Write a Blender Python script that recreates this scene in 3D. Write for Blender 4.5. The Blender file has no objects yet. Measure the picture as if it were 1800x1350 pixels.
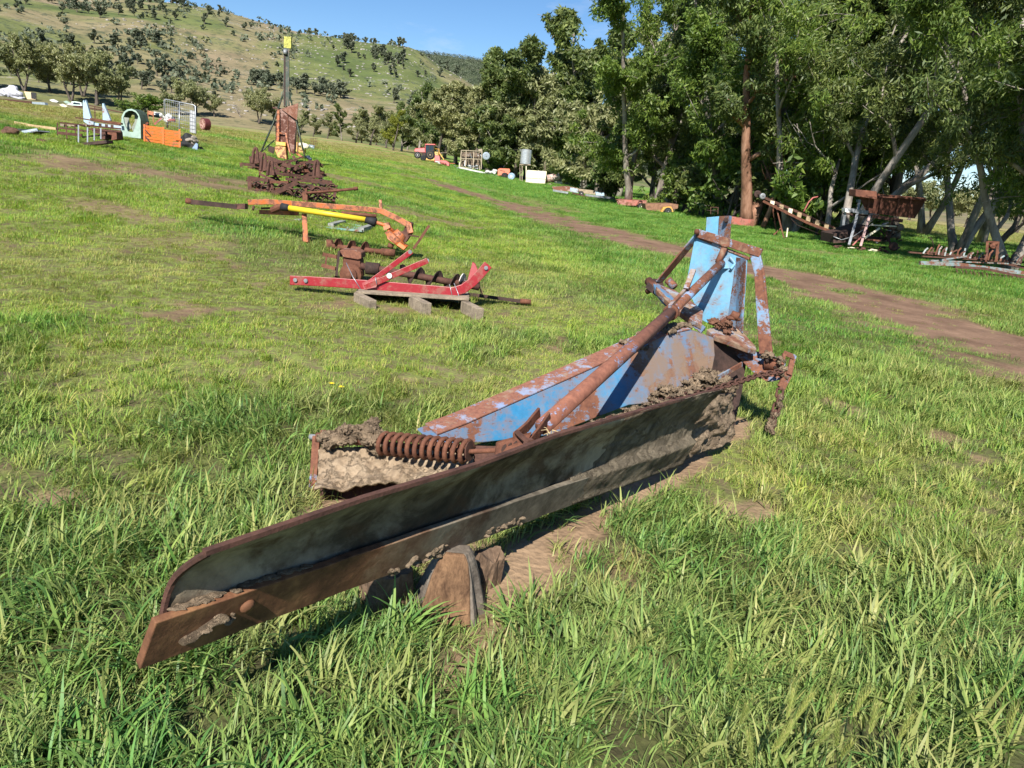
import bpy, math, random
import numpy as np
from mathutils import Vector, Matrix
random.seed(7); rng = np.random.default_rng(7)
sc = bpy.context.scene; COL = sc.collection
PI = math.pi
# ---------------------------------------------------------------- camera
H = 1.5; F = 1250.0; PIT = math.radians(16.6); ROL = math.radians(6)
fw = np.array([0, math.cos(PIT), -math.sin(PIT)]); r0 = np.array([1., 0, 0]); u0 = np.array([0, math.sin(PIT), math.cos(PIT)])
RR = math.cos(ROL)*r0+math.sin(ROL)*u0; UU = -math.sin(ROL)*r0+math.cos(ROL)*u0
CAM = np.array([0, 0, H])
cam = bpy.data.cameras.new('camera'); co = bpy.data.objects.new('camera', cam); COL.objects.link(co)
cam.sensor_width = 36; cam.lens = F/1800*36; cam.clip_start = .05; cam.clip_end = 9000
m = Matrix.Identity(4)
for i in range(3):
    m[i][0] = RR[i]; m[i][1] = UU[i]; m[i][2] = -fw[i]; m[i][3] = CAM[i]
co.matrix_world = m; sc.camera = co
# ---------------------------------------------------------------- light
SUN_EL = math.radians(44); SUN_AZ = math.radians(13)        # azimuth: from behind the camera towards its left
tosun = Vector((-math.cos(SUN_EL)*math.sin(SUN_AZ), -math.cos(SUN_EL)*math.cos(SUN_AZ), math.sin(SUN_EL)))
W = bpy.data.worlds.new('World'); sc.world = W; W.use_nodes = True
nt = W.node_tree; nt.nodes.clear()
sky = nt.nodes.new('ShaderNodeTexSky'); sky.sky_type = 'NISHITA'; sky.sun_disc = False
sky.sun_elevation = SUN_EL; sky.sun_rotation = math.atan2(tosun.x, tosun.y)
sky.air_density = .9; sky.dust_density = .0; sky.ozone_density = 4.5; sky.altitude = 300
bg = nt.nodes.new('ShaderNodeBackground'); bg.inputs[1].default_value = .072
wo = nt.nodes.new('ShaderNodeOutputWorld')
# thin clouds high up, the same all round the horizon
tc = nt.nodes.new('ShaderNodeTexCoord'); mp = nt.nodes.new('ShaderNodeMapping'); mp.inputs['Scale'].default_value = (1, 1, 3.2)
mp.inputs['Location'].default_value = (.35, .1, .55); mp.inputs['Rotation'].default_value = (0, 0, math.radians(19))
nz = nt.nodes.new('ShaderNodeTexNoise'); nz.inputs['Scale'].default_value = 3.1; nz.inputs['Detail'].default_value = 9; nz.inputs['Roughness'].default_value = .6
cr = nt.nodes.new('ShaderNodeValToRGB'); cr.color_ramp.elements[0].position = .585; cr.color_ramp.elements[1].position = .80
cr.color_ramp.elements[1].color = (.6, .6, .6, 1)
mx = nt.nodes.new('ShaderNodeMixRGB'); mx.inputs[2].default_value = (7, 7.4, 8, 1)
nt.links.new(tc.outputs['Generated'], mp.inputs[0]); nt.links.new(mp.outputs[0], nz.inputs['Vector']); nt.links.new(nz.outputs[0], cr.inputs[0])
hs = nt.nodes.new('ShaderNodeHueSaturation'); hs.inputs['Saturation'].default_value = 1.12; nt.links.new(sky.outputs[0], hs.inputs['Color'])
nt.links.new(cr.outputs[0], mx.inputs[0]); nt.links.new(hs.outputs[0], mx.inputs[1]); nt.links.new(mx.outputs[0], bg.inputs[0]); nt.links.new(bg.outputs[0], wo.inputs[0])
sl = bpy.data.lights.new('sun', 'SUN'); sl.energy = 5.0; sl.angle = math.radians(.53); sl.color = (1, .955, .87)
so = bpy.data.objects.new('sun', sl); COL.objects.link(so); so.rotation_euler = tosun.to_track_quat('Z', 'Y').to_euler()
sc.view_settings.view_transform = 'Standard'; sc.view_settings.look = 'None'; sc.view_settings.exposure = 0.92; sc.view_settings.gamma = 1
sc.view_settings.use_curve_mapping = False
sc.render.engine = 'CYCLES'; sc.cycles.max_bounces = 6; sc.cycles.transparent_max_bounces = 8

# ---------------------------------------------------------------- numeric helpers
def ray(x, y): return fw+(x-900)/F*RR-(y-675)/F*UU
def P(x, y, d): return CAM+ray(x, y)*d
def sstep(e0, e1, x):
    t = np.clip((x-e0)/(e1-e0), 0, 1); return t*t*(3-2*t)
def vnoise(x, y, s=1.0, seed=0):
    x = np.asarray(x, float)/s+seed*17.13; y = np.asarray(y, float)/s+seed*9.71
    xi = np.floor(x).astype(np.int64); yi = np.floor(y).astype(np.int64); fx = x-xi; fy = y-yi
    fx = fx*fx*(3-2*fx); fy = fy*fy*(3-2*fy)
    def h(a, b):
        n = (a*374761393+b*668265263+seed*1442695) & 0x7fffffff
        n = ((n ^ (n >> 13))*1274126177) & 0x7fffffff
        return ((n ^ (n >> 16)) & 0xffff)/65535.0
    return (h(xi, yi)*(1-fx)+h(xi+1, yi)*fx)*(1-fy)+(h(xi, yi+1)*(1-fx)+h(xi+1, yi+1)*fx)*fy
def fbm(x, y, s, seed=0, o=4):
    v = 0; a = .5
    for k in range(o): v = v+a*vnoise(x, y, s/2**k, seed+k*3); a *= .5
    return v/(1-.5**o)
# ridge lines: elevation tangent against azimuth, read as skyline heights
HOR = lambda px: 301+(px-900)*math.tan(ROL)
def tabl(pts):
    az = []; el = []
    for px, py in pts:
        v = ray(px, py); az.append(math.atan2(v[0], v[1])); el.append(v[2]/math.hypot(v[0], v[1]))
    return np.array(az), np.array(el)
R1 = tabl([(-900, -190), (-500, -150), (-200, -70), (0, -38), (130, 1), (250, 15), (330, 26), (400, 41), (500, 68), (600, 82), (690, 93), (715, 97), (740, 108), (770, 130), (800, 143), (830, 160), (900, 215), (980, 285), (1050, 330), (1300, 345), (1500, 352), (1660, 352), (1760, 345), (1900, 335), (2300, 340)])
R2 = tabl([(-900, 60), (0, 60), (400, 70), (600, 88), (700, 94), (750, 102), (800, 110), (850, 118), (900, 132), (1000, 180), (1150, 245), (1300, 300), (1500, 335), (1800, 375), (2300, 425)])
def tz(x, y):
    """height of the land"""
    x = np.asarray(x, float); y = np.asarray(y, float)
    r = np.hypot(x, y); az = np.arctan2(x, y)
    z = 3.6*(1-np.exp(-np.maximum(0, -x-1.5)/30))*sstep(6, 16, y)
    z = z+sstep(90, 240, r)*sstep(2.0, 1.2, np.abs(az))*2.0*sstep(.35, -.1, az)
    z = z+.05*(fbm(x, y, 3.2, 5)-.5)*sstep(1.5, 4, r)*sstep(400, 100, r)+.018*(vnoise(x, y, .5, 3)-.5)*sstep(40, 15, r)
    side = sstep(2.0, 1.0, np.abs(az))
    e1 = np.interp(az, *R1); e2 = np.interp(az, *R2)
    g = fbm(x, y, 130, 21, 4)-.5
    rr = 700.0
    t = np.clip((r-235)/(rr-235), 0, 1)
    prof = t**1.25*(1+.25*np.sin(PI*t))
    h1 = e1*rr*prof+g*26*np.sin(PI*np.clip(t, 0, 1))*np.clip(e1*6, 0, 1)
    h1 = np.where(r > rr, e1*rr*(1-sstep(rr, rr+420, r)*.95), h1)
    t2 = sstep(1000, 1700, r)
    h2 = e2*1700*t2+g*20*t2*(r < 1700)
    h2 = np.where(r > 1700, e2*1700*(1-.5*sstep(1700, 3000, r)), h2)
    return z+np.where(r > 235, np.maximum(h1, h2)*side, 0)
TT = np.concatenate([np.linspace(.8, 60, 3000), np.linspace(60, 2600, 9000)])
def G(px, py):
    """where the sight line meets the land: point and depth"""
    v = ray(px, py); q = CAM[None, :]+v[None, :]*TT[:, None]
    s = q[:, 2] < tz(q[:, 0], q[:, 1])
    if not s.any(): return None, None
    k = int(np.argmax(s)); t = TT[k]; lo = TT[max(k-1, 0)]
    for _ in range(12):
        mid = (lo+t)/2; w = CAM+v*mid
        if w[2] < tz(w[0], w[1]): t = mid
        else: lo = mid
    return CAM+v*t, t

# ---------------------------------------------------------------- mesh helpers
class MB:
    def __init__(s): s.v = []; s.f = []
    def add(s, vs, fs):
        n = len(s.v); s.v += [tuple(float(c) for c in p) for p in vs]; s.f += [tuple(i+n for i in f) for f in fs]; return s
    def prism(s, pts, ext):
        """polygon (3D, coplanar) pushed along ext"""
        pts = [np.array(p, float) for p in pts]; ext = np.array(ext, float); n = len(pts)
        N = sum(np.cross(pts[i]-pts[0], pts[(i+1) % n]-pts[0]) for i in range(n))
        if np.dot(N, ext) > 0: pts = pts[::-1]
        vs = pts+[p+ext for p in pts]
        fs = [tuple(range(n)), tuple(range(2*n-1, n-1, -1))]+[((i+1) % n, i, n+i, n+(i+1) % n) for i in range(n)]
        return s.add(vs, fs)
    def box(s, c, sx, sy, sz, rz=0):
        c = np.array(c, float); ca, sa = math.cos(rz), math.sin(rz)
        ex = np.array([ca, sa, 0])*sx/2; ey = np.array([-sa, ca, 0])*sy/2; ez = np.array([0, 0, sz/2.])
        return s.prism([c-ex-ey-ez, c+ex-ey-ez, c+ex+ey-ez, c-ex+ey-ez], 2*ez)
    def beam(s, p0, p1, w, h, up=(0, 0, 1)):
        """rectangular bar between two points: w across, h along up"""
        p0 = np.array(p0, float); p1 = np.array(p1, float); d = p1-p0; d = d/(np.linalg.norm(d)+1e-9)
        up = np.array(up, float); a = np.cross(d, up)
        if np.linalg.norm(a) < 1e-3: a = np.cross(d, [0, 1, 0])
        a /= np.linalg.norm(a); b = np.cross(a, d)
        q = [p0+a*w/2*i+b*h/2*j for i, j in ((-1, -1), (1, -1), (1, 1), (-1, 1))]
        return s.prism(q, p1-p0)
    def tube(s, path, r, n=8, close=True):
        path = [np.array(p, float) for p in path]; m_ = len(path)
        rs = r if hasattr(r, '__len__') else [r]*m_
        vs = []; prev = None
        for i, p in enumerate(path):
            d = path[min(i+1, m_-1)]-path[max(i-1, 0)]; d = d/(np.linalg.norm(d)+1e-9)
            if prev is None:
                a = np.cross(d, [0, 0, 1.]);
                if np.linalg.norm(a) < .1: a = np.cross(d, [0, 1., 0])
            else: a = prev-d*np.dot(prev, d)
            a /= np.linalg.norm(a)+1e-9; prev = a; b = np.cross(d, a)
            for k in range(n):
                t = 2*PI*k/n; vs.append(p+(a*math.cos(t)+b*math.sin(t))*rs[i])
        fs = []
        for i in range(m_-1):
            for k in range(n): fs.append((i*n+k, i*n+(k+1) % n, (i+1)*n+(k+1) % n, (i+1)*n+k))
        if close: fs += [tuple(range(n-1, -1, -1)), tuple(range((m_-1)*n, m_*n))]
        return s.add(vs, fs)
    def lathe(s, c, ax, prof, n=16):
        """prof: list of (distance along axis, radius)"""
        c = np.array(c, float); ax = np.array(ax, float); ax /= np.linalg.norm(ax)
        return s.tube([c+ax*d for d, r in prof], [max(r, 1e-4) for d, r in prof], n)
    def sphere(s, c, rx, ry=None, rz=None, n=10, m_=6, jit=0):
        ry = ry or rx; rz = rz or rx; vs = []; fs = []
        for i in range(m_+1):
            th = PI*i/m_
            for k in range(n):
                ph = 2*PI*k/n; j = 1+random.uniform(-jit, jit)
                vs.append((c[0]+rx*j*math.sin(th)*math.cos(ph), c[1]+ry*j*math.sin(th)*math.sin(ph), c[2]+rz*j*math.cos(th)))
        for i in range(m_):
            for k in range(n): fs.append((i*n+k, (i+1)*n+k, (i+1)*n+(k+1) % n, i*n+(k+1) % n))
        return s.add(vs, fs)
    def helix(s, p0, p1, R, r, turns, n=8, seg=14):
        p0 = np.array(p0, float); p1 = np.array(p1, float); d = p1-p0; L = np.linalg.norm(d); d /= L
        a = np.cross(d, [0, 0, 1.]); a /= np.linalg.norm(a); b = np.cross(a, d); N = int(turns*seg)
        return s.tube([p0+d*L*i/N+(a*math.cos(2*PI*i/seg)+b*math.sin(2*PI*i/seg))*R for i in range(N+1)], r, n)
    def flight(s, p0, p1, ri, ro, turns, seg=14, th=.008, ph=0):
        """auger flighting"""
        p0 = np.array(p0, float); p1 = np.array(p1, float); d = p1-p0; L = np.linalg.norm(d); d /= L
        a = np.cross(d, [0, 0, 1.]); a /= np.linalg.norm(a); b = np.cross(a, d); N = int(turns*seg); vs = []; fs = []
        for i in range(N+1):
            t = ph+2*PI*i/seg; e = a*math.cos(t)+b*math.sin(t); c = p0+d*L*i/N; j = ro*random.uniform(.93, 1.03)
            vs += [c+e*ri, c+e*j, c+e*j+d*th, c+e*ri+d*th]
        for i in range(N):
            o = i*4
            for k in range(4): fs.append((o+k, o+(k+1) % 4, o+4+(k+1) % 4, o+4+k))
        return s.add(vs, fs)
    def build(s, name, mat, parent=None, smooth=False, bevel=0, origin=None, sub=0):
        o0 = np.zeros(3)
        if parent is not None: o0 = np.array(parent['_o'])
        elif origin is not None: o0 = np.array(origin, float)
        me = bpy.data.meshes.new(name); me.from_pydata([tuple(np.array(p)-o0) for p in s.v], [], s.f); me.validate(); me.update()
        me.materials.append(mat)
        if smooth: me.polygons.foreach_set('use_smooth', [True]*len(me.polygons))
        o = bpy.data.objects.new(name, me); COL.objects.link(o)
        o['_o'] = list(map(float, o0))
        if parent is not None: o.parent = parent
        elif origin is not None: o.location = o0
        if parent is not None and parent.type == 'MESH': pass
        if bevel:
            b = o.modifiers.new('bevel', 'BEVEL'); b.width = bevel; b.segments = 2; b.limit_method = 'ANGLE'; b.angle_limit = math.radians(40)
        if sub:
            b = o.modifiers.new('sub', 'SUBSURF'); b.levels = sub; b.render_levels = sub
        return o
def tag(o, label=None, cat=None, group=None, kind=None):
    if label: o['label'] = label
    if cat: o['category'] = cat
    if group: o['group'] = group
    if kind: o['kind'] = kind
    return o
def empty(name, loc, label, cat, group=None):
    o = bpy.data.objects.new(name, None); COL.objects.link(o); o.location = [float(c) for c in loc]; o['_o'] = [float(c) for c in loc]
    o.empty_display_size = .1
    return tag(o, label, cat, group)
def rawmesh(name, V, Q, mat, smooth=False):
    """numpy verts (n,3) and quads (m,4)"""
    me = bpy.data.meshes.new(name); V = np.ascontiguousarray(V, dtype=np.float32); Q = np.ascontiguousarray(Q, dtype=np.int32)
    me.vertices.add(len(V)); me.vertices.foreach_set('co', V.ravel())
    me.loops.add(Q.size); me.loops.foreach_set('vertex_index', Q.ravel())
    me.polygons.add(len(Q)); me.polygons.foreach_set('loop_start', np.arange(len(Q), dtype=np.int32)*Q.shape[1])
    me.polygons.foreach_set('loop_total', np.full(len(Q), Q.shape[1], dtype=np.int32))
    if smooth: me.polygons.foreach_set('use_smooth', np.ones(len(Q), dtype=bool))
    me.update(calc_edges=True)
    if mat: me.materials.append(mat)
    return me

# ---------------------------------------------------------------- materials
class NT:
    def __init__(s, name):
        s.m = bpy.data.materials.new(name); s.m.use_nodes = True; s.t = s.m.node_tree; s.t.nodes.clear()
        s.out = s.n('ShaderNodeOutputMaterial')
    def n(s, ty, **k):
        x = s.t.nodes.new(ty)
        for a, b in k.items(): setattr(x, a, b)
        return x
    def l(s, a, b): s.t.links.new(a, b)
    def coord(s, w='Object', scale=(1, 1, 1)):
        c = s.n('ShaderNodeTexCoord'); m_ = s.n('ShaderNodeMapping'); m_.inputs['Scale'].default_value = scale; s.l(c.outputs[w], m_.inputs[0]); return m_.outputs[0]
    def world(s, scale=(1, 1, 1)):
        c = s.n('ShaderNodeNewGeometry'); m_ = s.n('ShaderNodeMapping'); m_.inputs['Scale'].default_value = scale; s.l(c.outputs['Position'], m_.inputs[0]); return m_.outputs[0]
    def noise(s, vec, sc_, det=5, rough=.55, dist=0):
        x = s.n('ShaderNodeTexNoise'); x.inputs['Scale'].default_value = sc_; x.inputs['Detail'].default_value = det; x.inputs['Roughness'].default_value = rough; x.inputs['Distortion'].default_value = dist
        s.l(vec, x.inputs['Vector']); return x.outputs[0]
    def ramp(s, fac, stops):
        x = s.n('ShaderNodeValToRGB'); e = x.color_ramp.elements
        while len(e) < len(stops): e.new(.5)
        for i, (p_, c) in enumerate(stops):
            e[i].position = p_
            if not hasattr(c, '__len__'): c = (c, c, c)
            e[i].color = (*c, 1)
        s.l(fac, x.inputs[0]); return x.outputs[0]
    def mix(s, fac, a, b, mode='MIX'):
        x = s.n('ShaderNodeMixRGB'); x.blend_type = mode
        for i, v in ((0, fac), (1, a), (2, b)):
            if isinstance(v, (int, float)): x.inputs[i].default_value = v
            elif isinstance(v, tuple): x.inputs[i].default_value = (*v, 1)
            else: s.l(v, x.inputs[i])
        return x.outputs[0]
    def bump(s, h, st=.4, dist=.01):
        x = s.n('ShaderNodeBump'); x.inputs['Strength'].default_value = st; x.inputs['Distance'].default_value = dist; s.l(h, x.inputs['Height']); return x.outputs[0]
    def pbr(s, col, rough=.7, metal=0, nrm=None, spec=.5):
        b = s.n('ShaderNodeBsdfPrincipled')
        for k, v in (('Base Color', col), ('Roughness', rough), ('Metallic', metal)):
            if isinstance(v, tuple): b.inputs[k].default_value = (*v, 1)
            elif isinstance(v, (int, float)): b.inputs[k].default_value = v
            else: s.l(v, b.inputs[k])
        b.inputs['Specular IOR Level'].default_value = spec
        if nrm is not None: s.l(nrm, b.inputs['Normal'])
        s.l(b.outputs[0], s.out.inputs[0]); return s.m
def m_rust(name, dark=(.075, .028, .018), light=(.215, .088, .050), sc_=9, rough=.85, metal=.0):
    t = NT(name); v = t.coord(); a = t.noise(v, sc_, 8, .65); b = t.noise(v, sc_*7, 6, .7)
    c = t.ramp(a, [(.3, dark), (.52, tuple((x+y)/2 for x, y in zip(dark, light))), (.72, light)])
    c = t.mix(.45, c, t.ramp(b, [(.35, .35), (.7, 1.3)]), 'MULTIPLY')
    return t.pbr(c, rough, metal, t.bump(b, .5, .006), .3)
def m_paint(name, paint, amt=.5, sc_=6, dark=(.08, .030, .020), light=(.22, .092, .052), fade=.3, dusty=0., gloss=.5, grad=None):
    """old paint with rust breaking through; amt = share of rust"""
    t = NT(name); v = t.coord(); a = t.noise(v, sc_, 9, .62, .3); b = t.noise(v, sc_*6, 6, .7); c2 = t.noise(v, sc_*.45, 3, .5)
    th = .64-.28*amt
    sv = t.coord(scale=(1, 1, 5)); scr = t.noise(sv, sc_*4, 6, .75, .5)
    am = t.mix(.20, t.mix(.30, a, b), scr)
    k = t.ramp(am, [(th-.03, 1.), (th-.004, .9), (th+.010, 0.)]); stain = t.ramp(am, [(th-.10, 0.), (th-.02, 1.)])
    rust = t.ramp(b, [(.3, dark), (.7, light)])
    faded = tuple(x*(1-fade)+y*fade for x, y in zip(paint, (.36, .44, .50)))
    pc = t.mix(t.ramp(c2, [(.35, 0.), (.65, 1.)]), paint, faded)
    pc = t.mix(.35, pc, t.ramp(b, [(.3, .55), (.6, 1.15)]), 'MULTIPLY')
    pc = t.mix(t.mix(1., stain, (.5, .5, .5), 'MULTIPLY'), pc, (.22, .13, .09))
    c = t.mix(k, rust, pc)
    if dusty: c = t.mix(t.ramp(t.noise(v, sc_*1.7, 7, .6), [(.62-.3*dusty, 0.), (.78-.3*dusty, .85)]), c, (.27, .19, .13))
    if grad:
        sx = t.n('ShaderNodeSeparateXYZ'); t.l(t.coord(), sx.inputs[0]); ad = t.n('ShaderNodeMath', operation='MULTIPLY_ADD'); t.l(c2, ad.inputs[0]); ad.inputs[1].default_value = .5; t.l(sx.outputs[0], ad.inputs[2])
        mr = t.n('ShaderNodeMapRange'); mr.inputs[1].default_value = grad[0]+.25; mr.inputs[2].default_value = grad[1]+.25; t.l(ad.outputs[0], mr.inputs[0])
        c = t.mix(t.mix(1., mr.outputs[0], t.ramp(t.noise(t.coord(scale=(1, 1, .5)), sc_*2.2, 8, .7), [(.38, .1), (.54, .88)]), 'MULTIPLY'), c, (.20, .135, .09))
    ro = t.mix(k, (.9, .9, .9), (gloss,)*3)
    hgt = t.mix(k, t.ramp(b, [(.3, 0.), (.7, .5)]), (1., 1., 1.))
    return t.pbr(c, ro, 0, t.bump(hgt, .35, .004), .4)
def m_plain(name, col, rough=.6, metal=0, var=.35, sc_=8, bmp=.15):
    t = NT(name); v = t.coord(); a = t.noise(v, sc_, 6, .6)
    c = t.mix(1., (*col,), t.ramp(a, [(.3, 1-var), (.7, 1+var*.4)]), 'MULTIPLY')
    return t.pbr(c, rough, metal, t.bump(a, bmp, .01), .3)
def m_mud(name, a=(.17, .115, .075), b=(.37, .27, .18), sc_=7):
    t = NT(name); v = t.coord(); n1 = t.noise(v, sc_, 10, .7, .4); n2 = t.noise(v, sc_*5, 8, .75)
    vo = t.n('ShaderNodeTexVoronoi', feature='DISTANCE_TO_EDGE'); vo.inputs['Scale'].default_value = sc_*1.6; t.l(t.mix(.12, v, n2), vo.inputs['Vector'])
    c = t.ramp(n1, [(.3, a), (.65, b)]); c = t.mix(.5, c, t.ramp(n2, [(.3, .5), (.7, 1.25)]), 'MULTIPLY')
    crk = t.ramp(vo.outputs[0], [(.0, .25), (.05, 1.)]); c = t.mix(.22, c, crk, 'MULTIPLY')
    h = t.mix(.15, t.mix(.5, n1, n2), crk)
    return t.pbr(c, .95, 0, t.bump(h, 1., .04), .15)
def m_wood(name, a, b, sc_=(2, 2, 2), rings=6):
    t = NT(name); v = t.coord(scale=sc_); n1 = t.noise(v, 5, 8, .65, .6); n2 = t.noise(v, 30, 6, .7)
    c = t.ramp(n1, [(.3, a), (.7, b)]); c = t.mix(.6, c, t.ramp(n2, [(.3, .45), (.65, 1.2)]), 'MULTIPLY')
    return t.pbr(c, .9, 0, t.bump(t.mix(.5, n1, n2), .7, .012), .2)
def m_leaf(name, a, b, c3, trans=.3, nsc=.35, rough=.5, attr=False, spec=.35):
    t = NT(name); g = t.n('ShaderNodeNewGeometry')
    col = t.ramp(g.outputs['Random Per Island'], [(0., a), (.5, b), (1., c3)])
    oi = t.n('ShaderNodeObjectInfo'); n1 = t.noise(t.world(), nsc, 3, .5)
    col = t.mix(.55, col, t.ramp(n1, [(.32, .62), (.68, 1.3)]), 'MULTIPLY')
    col = t.mix(.3, col, t.ramp(oi.outputs['Random'], [(0., (.75, .85, .7)), (1., (1.25, 1.1, .9))]), 'MULTIPLY')
    b_ = t.n('ShaderNodeBsdfPrincipled'); t.l(col, b_.inputs['Base Color']); b_.inputs['Roughness'].default_value = rough; b_.inputs['Specular IOR Level'].default_value = spec
    tr = t.n('ShaderNodeBsdfTranslucent'); t.l(t.mix(1., col, (1.25, 1.35, .6), 'MULTIPLY'), tr.inputs[0])
    ms = t.n('ShaderNodeMixShader'); ms.inputs[0].default_value = trans
    t.l(b_.outputs[0], ms.inputs[1]); t.l(tr.outputs[0], ms.inputs[2]); t.l(ms.outputs[0], t.out.inputs[0]); return t.m
def m_bark(name, a, b, c3):
    t = NT(name); v = t.coord(scale=(1, 1, .3)); n1 = t.noise(v, 3, 6, .6, .5); n2 = t.noise(v, 14, 6, .7)
    c = t.ramp(n1, [(.32, a), (.5, b), (.68, c3)]); c = t.mix(.5, c, t.ramp(n2, [(.3, .5), (.7, 1.2)]), 'MULTIPLY')
    return t.pbr(c, .9, 0, t.bump(n2, .6, .03), .2)

RUST = m_rust('rust'); RUST2 = m_rust('rust_brown', (.045, .022, .017), (.145, .066, .046), 12)
RUSTO = m_paint('orange_rust', (.46, .11, .015), .42, 9, fade=0)
ORANGE = m_paint('orange_paint', (.45, .10, .015), .35, 7, fade=0)
BLUEM = m_paint('blue_beam_paint', (.026, .18, .36), .40, 3.6, fade=.18, dusty=.15, grad=(.42, .62))
BLUE = m_paint('blue_paint', (.026, .18, .36), .42, 3.6, fade=.18, dusty=.2)
BLUES = m_paint('blue_paint_scraped', (.05, .20, .36), .62, 7, fade=.5, dusty=.15)
BLUEL = m_paint('pale_blue_paint', (.10, .31, .48), .16, 7, fade=.25)
BLUEF = m_paint('faded_blue', (.24, .38, .48), .25, 3, fade=.4)
RED = m_paint('red_paint', (.25, .009, .014), .16, 8, dark=(.08, .03, .02), light=(.25, .08, .06), fade=0, gloss=.38)
YEL = m_plain('yellow_plastic', (.62, .46, .03), .4, 0, .15); YELP = m_paint('yellow_paint', (.62, .33, .02), .3, 6, fade=0)
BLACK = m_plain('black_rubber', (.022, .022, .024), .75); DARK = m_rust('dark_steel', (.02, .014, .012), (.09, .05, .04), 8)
MUD = m_mud('dry_mud', (.14, .10, .068), (.33, .245, .165), 9); MUDB = m_mud('blade_mud', (.075, .060, .044), (.29, .235, .165), 7)
WOOD = m_wood('weathered_wood', (.15, .12, .09), (.36, .29, .21)); STUMP = m_wood('stump_bark', (.07, .055, .045), (.24, .20, .16))
TEAL = m_paint('teal_paint', (.12, .30, .27), .35, 6, fade=.3); GREEND = m_paint('dark_green_paint', (.010, .026, .009), .1, 7, fade=.05)
GALV = m_plain('galvanised', (.38, .40, .42), .42, .6, .3, 5); WHITE = m_plain('white_paint', (.56, .56, .54), .5, 0, .25); CREAM = m_plain('cream_plastic', (.58, .53, .38), .5, 0, .15)
GREY = m_plain('grey_metal', (.27, .28, .29), .5, .3); GLASS = m_plain('dark_glass', (.02, .035, .045), .08, 0, .2, 3, 0); REDT = m_plain('tractor_red', (.32, .006, .006), .35, 0, .2)
NAVY = m_plain('dark_blue_grey', (.035, .045, .075), .45, 0, .4); YELB = m_plain('lichen_yellow_board', (.40, .39, .09), .8, 0, .6, 14)
PALEG = m_plain('pale_green_paint', (.26, .36, .30), .5, 0, .35, 4); PINK = m_plain('dusty_red', (.42, .13, .11), .6, 0, .5, 6)
REDRUST = m_paint('red_oxide', (.30, .05, .03), .45, 4, fade=.1); BRIGHTO = m_paint('bright_orange', (.55, .13, .018), .15, 5, fade=0)


# ================================================================ LAND
def gpt(*pp): return [G(x, y)[0] for x, y in pp]
def seg_dist(x, y, pts):
    d = np.full(np.shape(x), 1e9)
    for a, b in zip(pts[:-1], pts[1:]):
        vx, vy = b[0]-a[0], b[1]-a[1]; L2 = vx*vx+vy*vy+1e-9
        t = np.clip(((x-a[0])*vx+(y-a[1])*vy)/L2, 0, 1)
        d = np.minimum(d, np.hypot(x-a[0]-t*vx, y-a[1]-t*vy))
    return d
TRACK = gpt((1960, 690), (1800, 628), (1650, 572), (1500, 520), (1380, 482), (1240, 452), (1120, 425), (1000, 392), (900, 360), (820, 338), (760, 318))
STREAK = gpt((150, 288), (220, 298), (300, 310), (440, 326)); STREAK2 = gpt((1000, 372), (900, 345), (800, 318), (700, 296))
SOILA = gpt((890, 1030), (985, 950), (1100, 872), (1190, 815)); SOILB = gpt((570, 905), (650, 885), (860, 862)); SOILC = gpt((800, 1185), (850, 1130), (930, 1040)); SOILD = gpt((1180, 830), (1290, 740))
SOILE = gpt((760, 1000), (800, 985))
def dirt(x, y):
    w = fbm(x, y, 1.1, 31, 4)-.5
    w9 = fbm(x, y, .45, 33, 3)-.5; d = sstep(1.75, .8, seg_dist(x, y, TRACK)+w*1.8+w9*.9)*(1-.55*sstep(.60, .70, fbm(x, y, .8, 35, 3)))
    d = np.maximum(d, .75*sstep(1.5, .3, seg_dist(x, y, STREAK)+w*2)); d = np.maximum(d, .6*sstep(1.8, .3, seg_dist(x, y, STREAK2)+w*2.5))
    w2 = (fbm(x, y, .25, 37, 3)-.5)*.28
    d = np.maximum(d, sstep(.15, .08, seg_dist(x, y, SOILA)+w2)); d = np.maximum(d, sstep(.2, .1, seg_dist(x, y, SOILB)+w2))
    d = np.maximum(d, .8*sstep(.11, .02, seg_dist(x, y, SOILC)+w2)); d = np.maximum(d, sstep(.12, .06, seg_dist(x, y, SOILD)+w2)); d = np.maximum(d, .7*sstep(.22, .1, seg_dist(x, y, SOILE)+w2))
    r = np.hypot(x, y)
    b = sstep(.70, .80, fbm(x, y, .55, 41, 3))*.75*sstep(1.5, 3, r)*sstep(14, 8, r)       # small bare spots
    b2 = sstep(.64, .74, fbm(x*.5, y, 2.2, 43, 3))*.6*sstep(7, 12, r)*sstep(60, 40, r)
    return np.maximum(d, np.maximum(b, b2))
def lush(x, y):
    """1 = tall dark growth of the foreground, 0 = short yellow-green turf"""
    r = np.hypot(x, y)
    v = sstep(5.2, 2.9, r+(fbm(x, y, 1.6, 51, 3)-.5)*3.2)
    v = np.maximum(v, sstep(.5, .62, fbm(x, y, 1.8, 53, 3))*.55)
    return np.maximum(v, sstep(1.0, 3.2, x+.15*(y-6))*.6)
def dryf(x, y):
    """share of straw-coloured growth: seed grass along the far edge of the paddock and beyond"""
    r = np.hypot(x, y); az = np.arctan2(x, y)
    v = .55*sstep(.42, .68, fbm(x, y, 5, 61, 4))*sstep(25, 9, r)
    edge = sstep(26, 40, r)*sstep(-.30, -.42, az)+sstep(48, 62, r)*sstep(-.10, -.17, az)*sstep(-.42, -.32, az)
    v = np.maximum(v, np.clip(edge, 0, 1)*.9*sstep(.25, .5, fbm(x, y, 9, 63, 3)))
    v = np.maximum(v, sstep(50, 75, r)*sstep(.30, .42, az)*.85)
    return v

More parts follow.
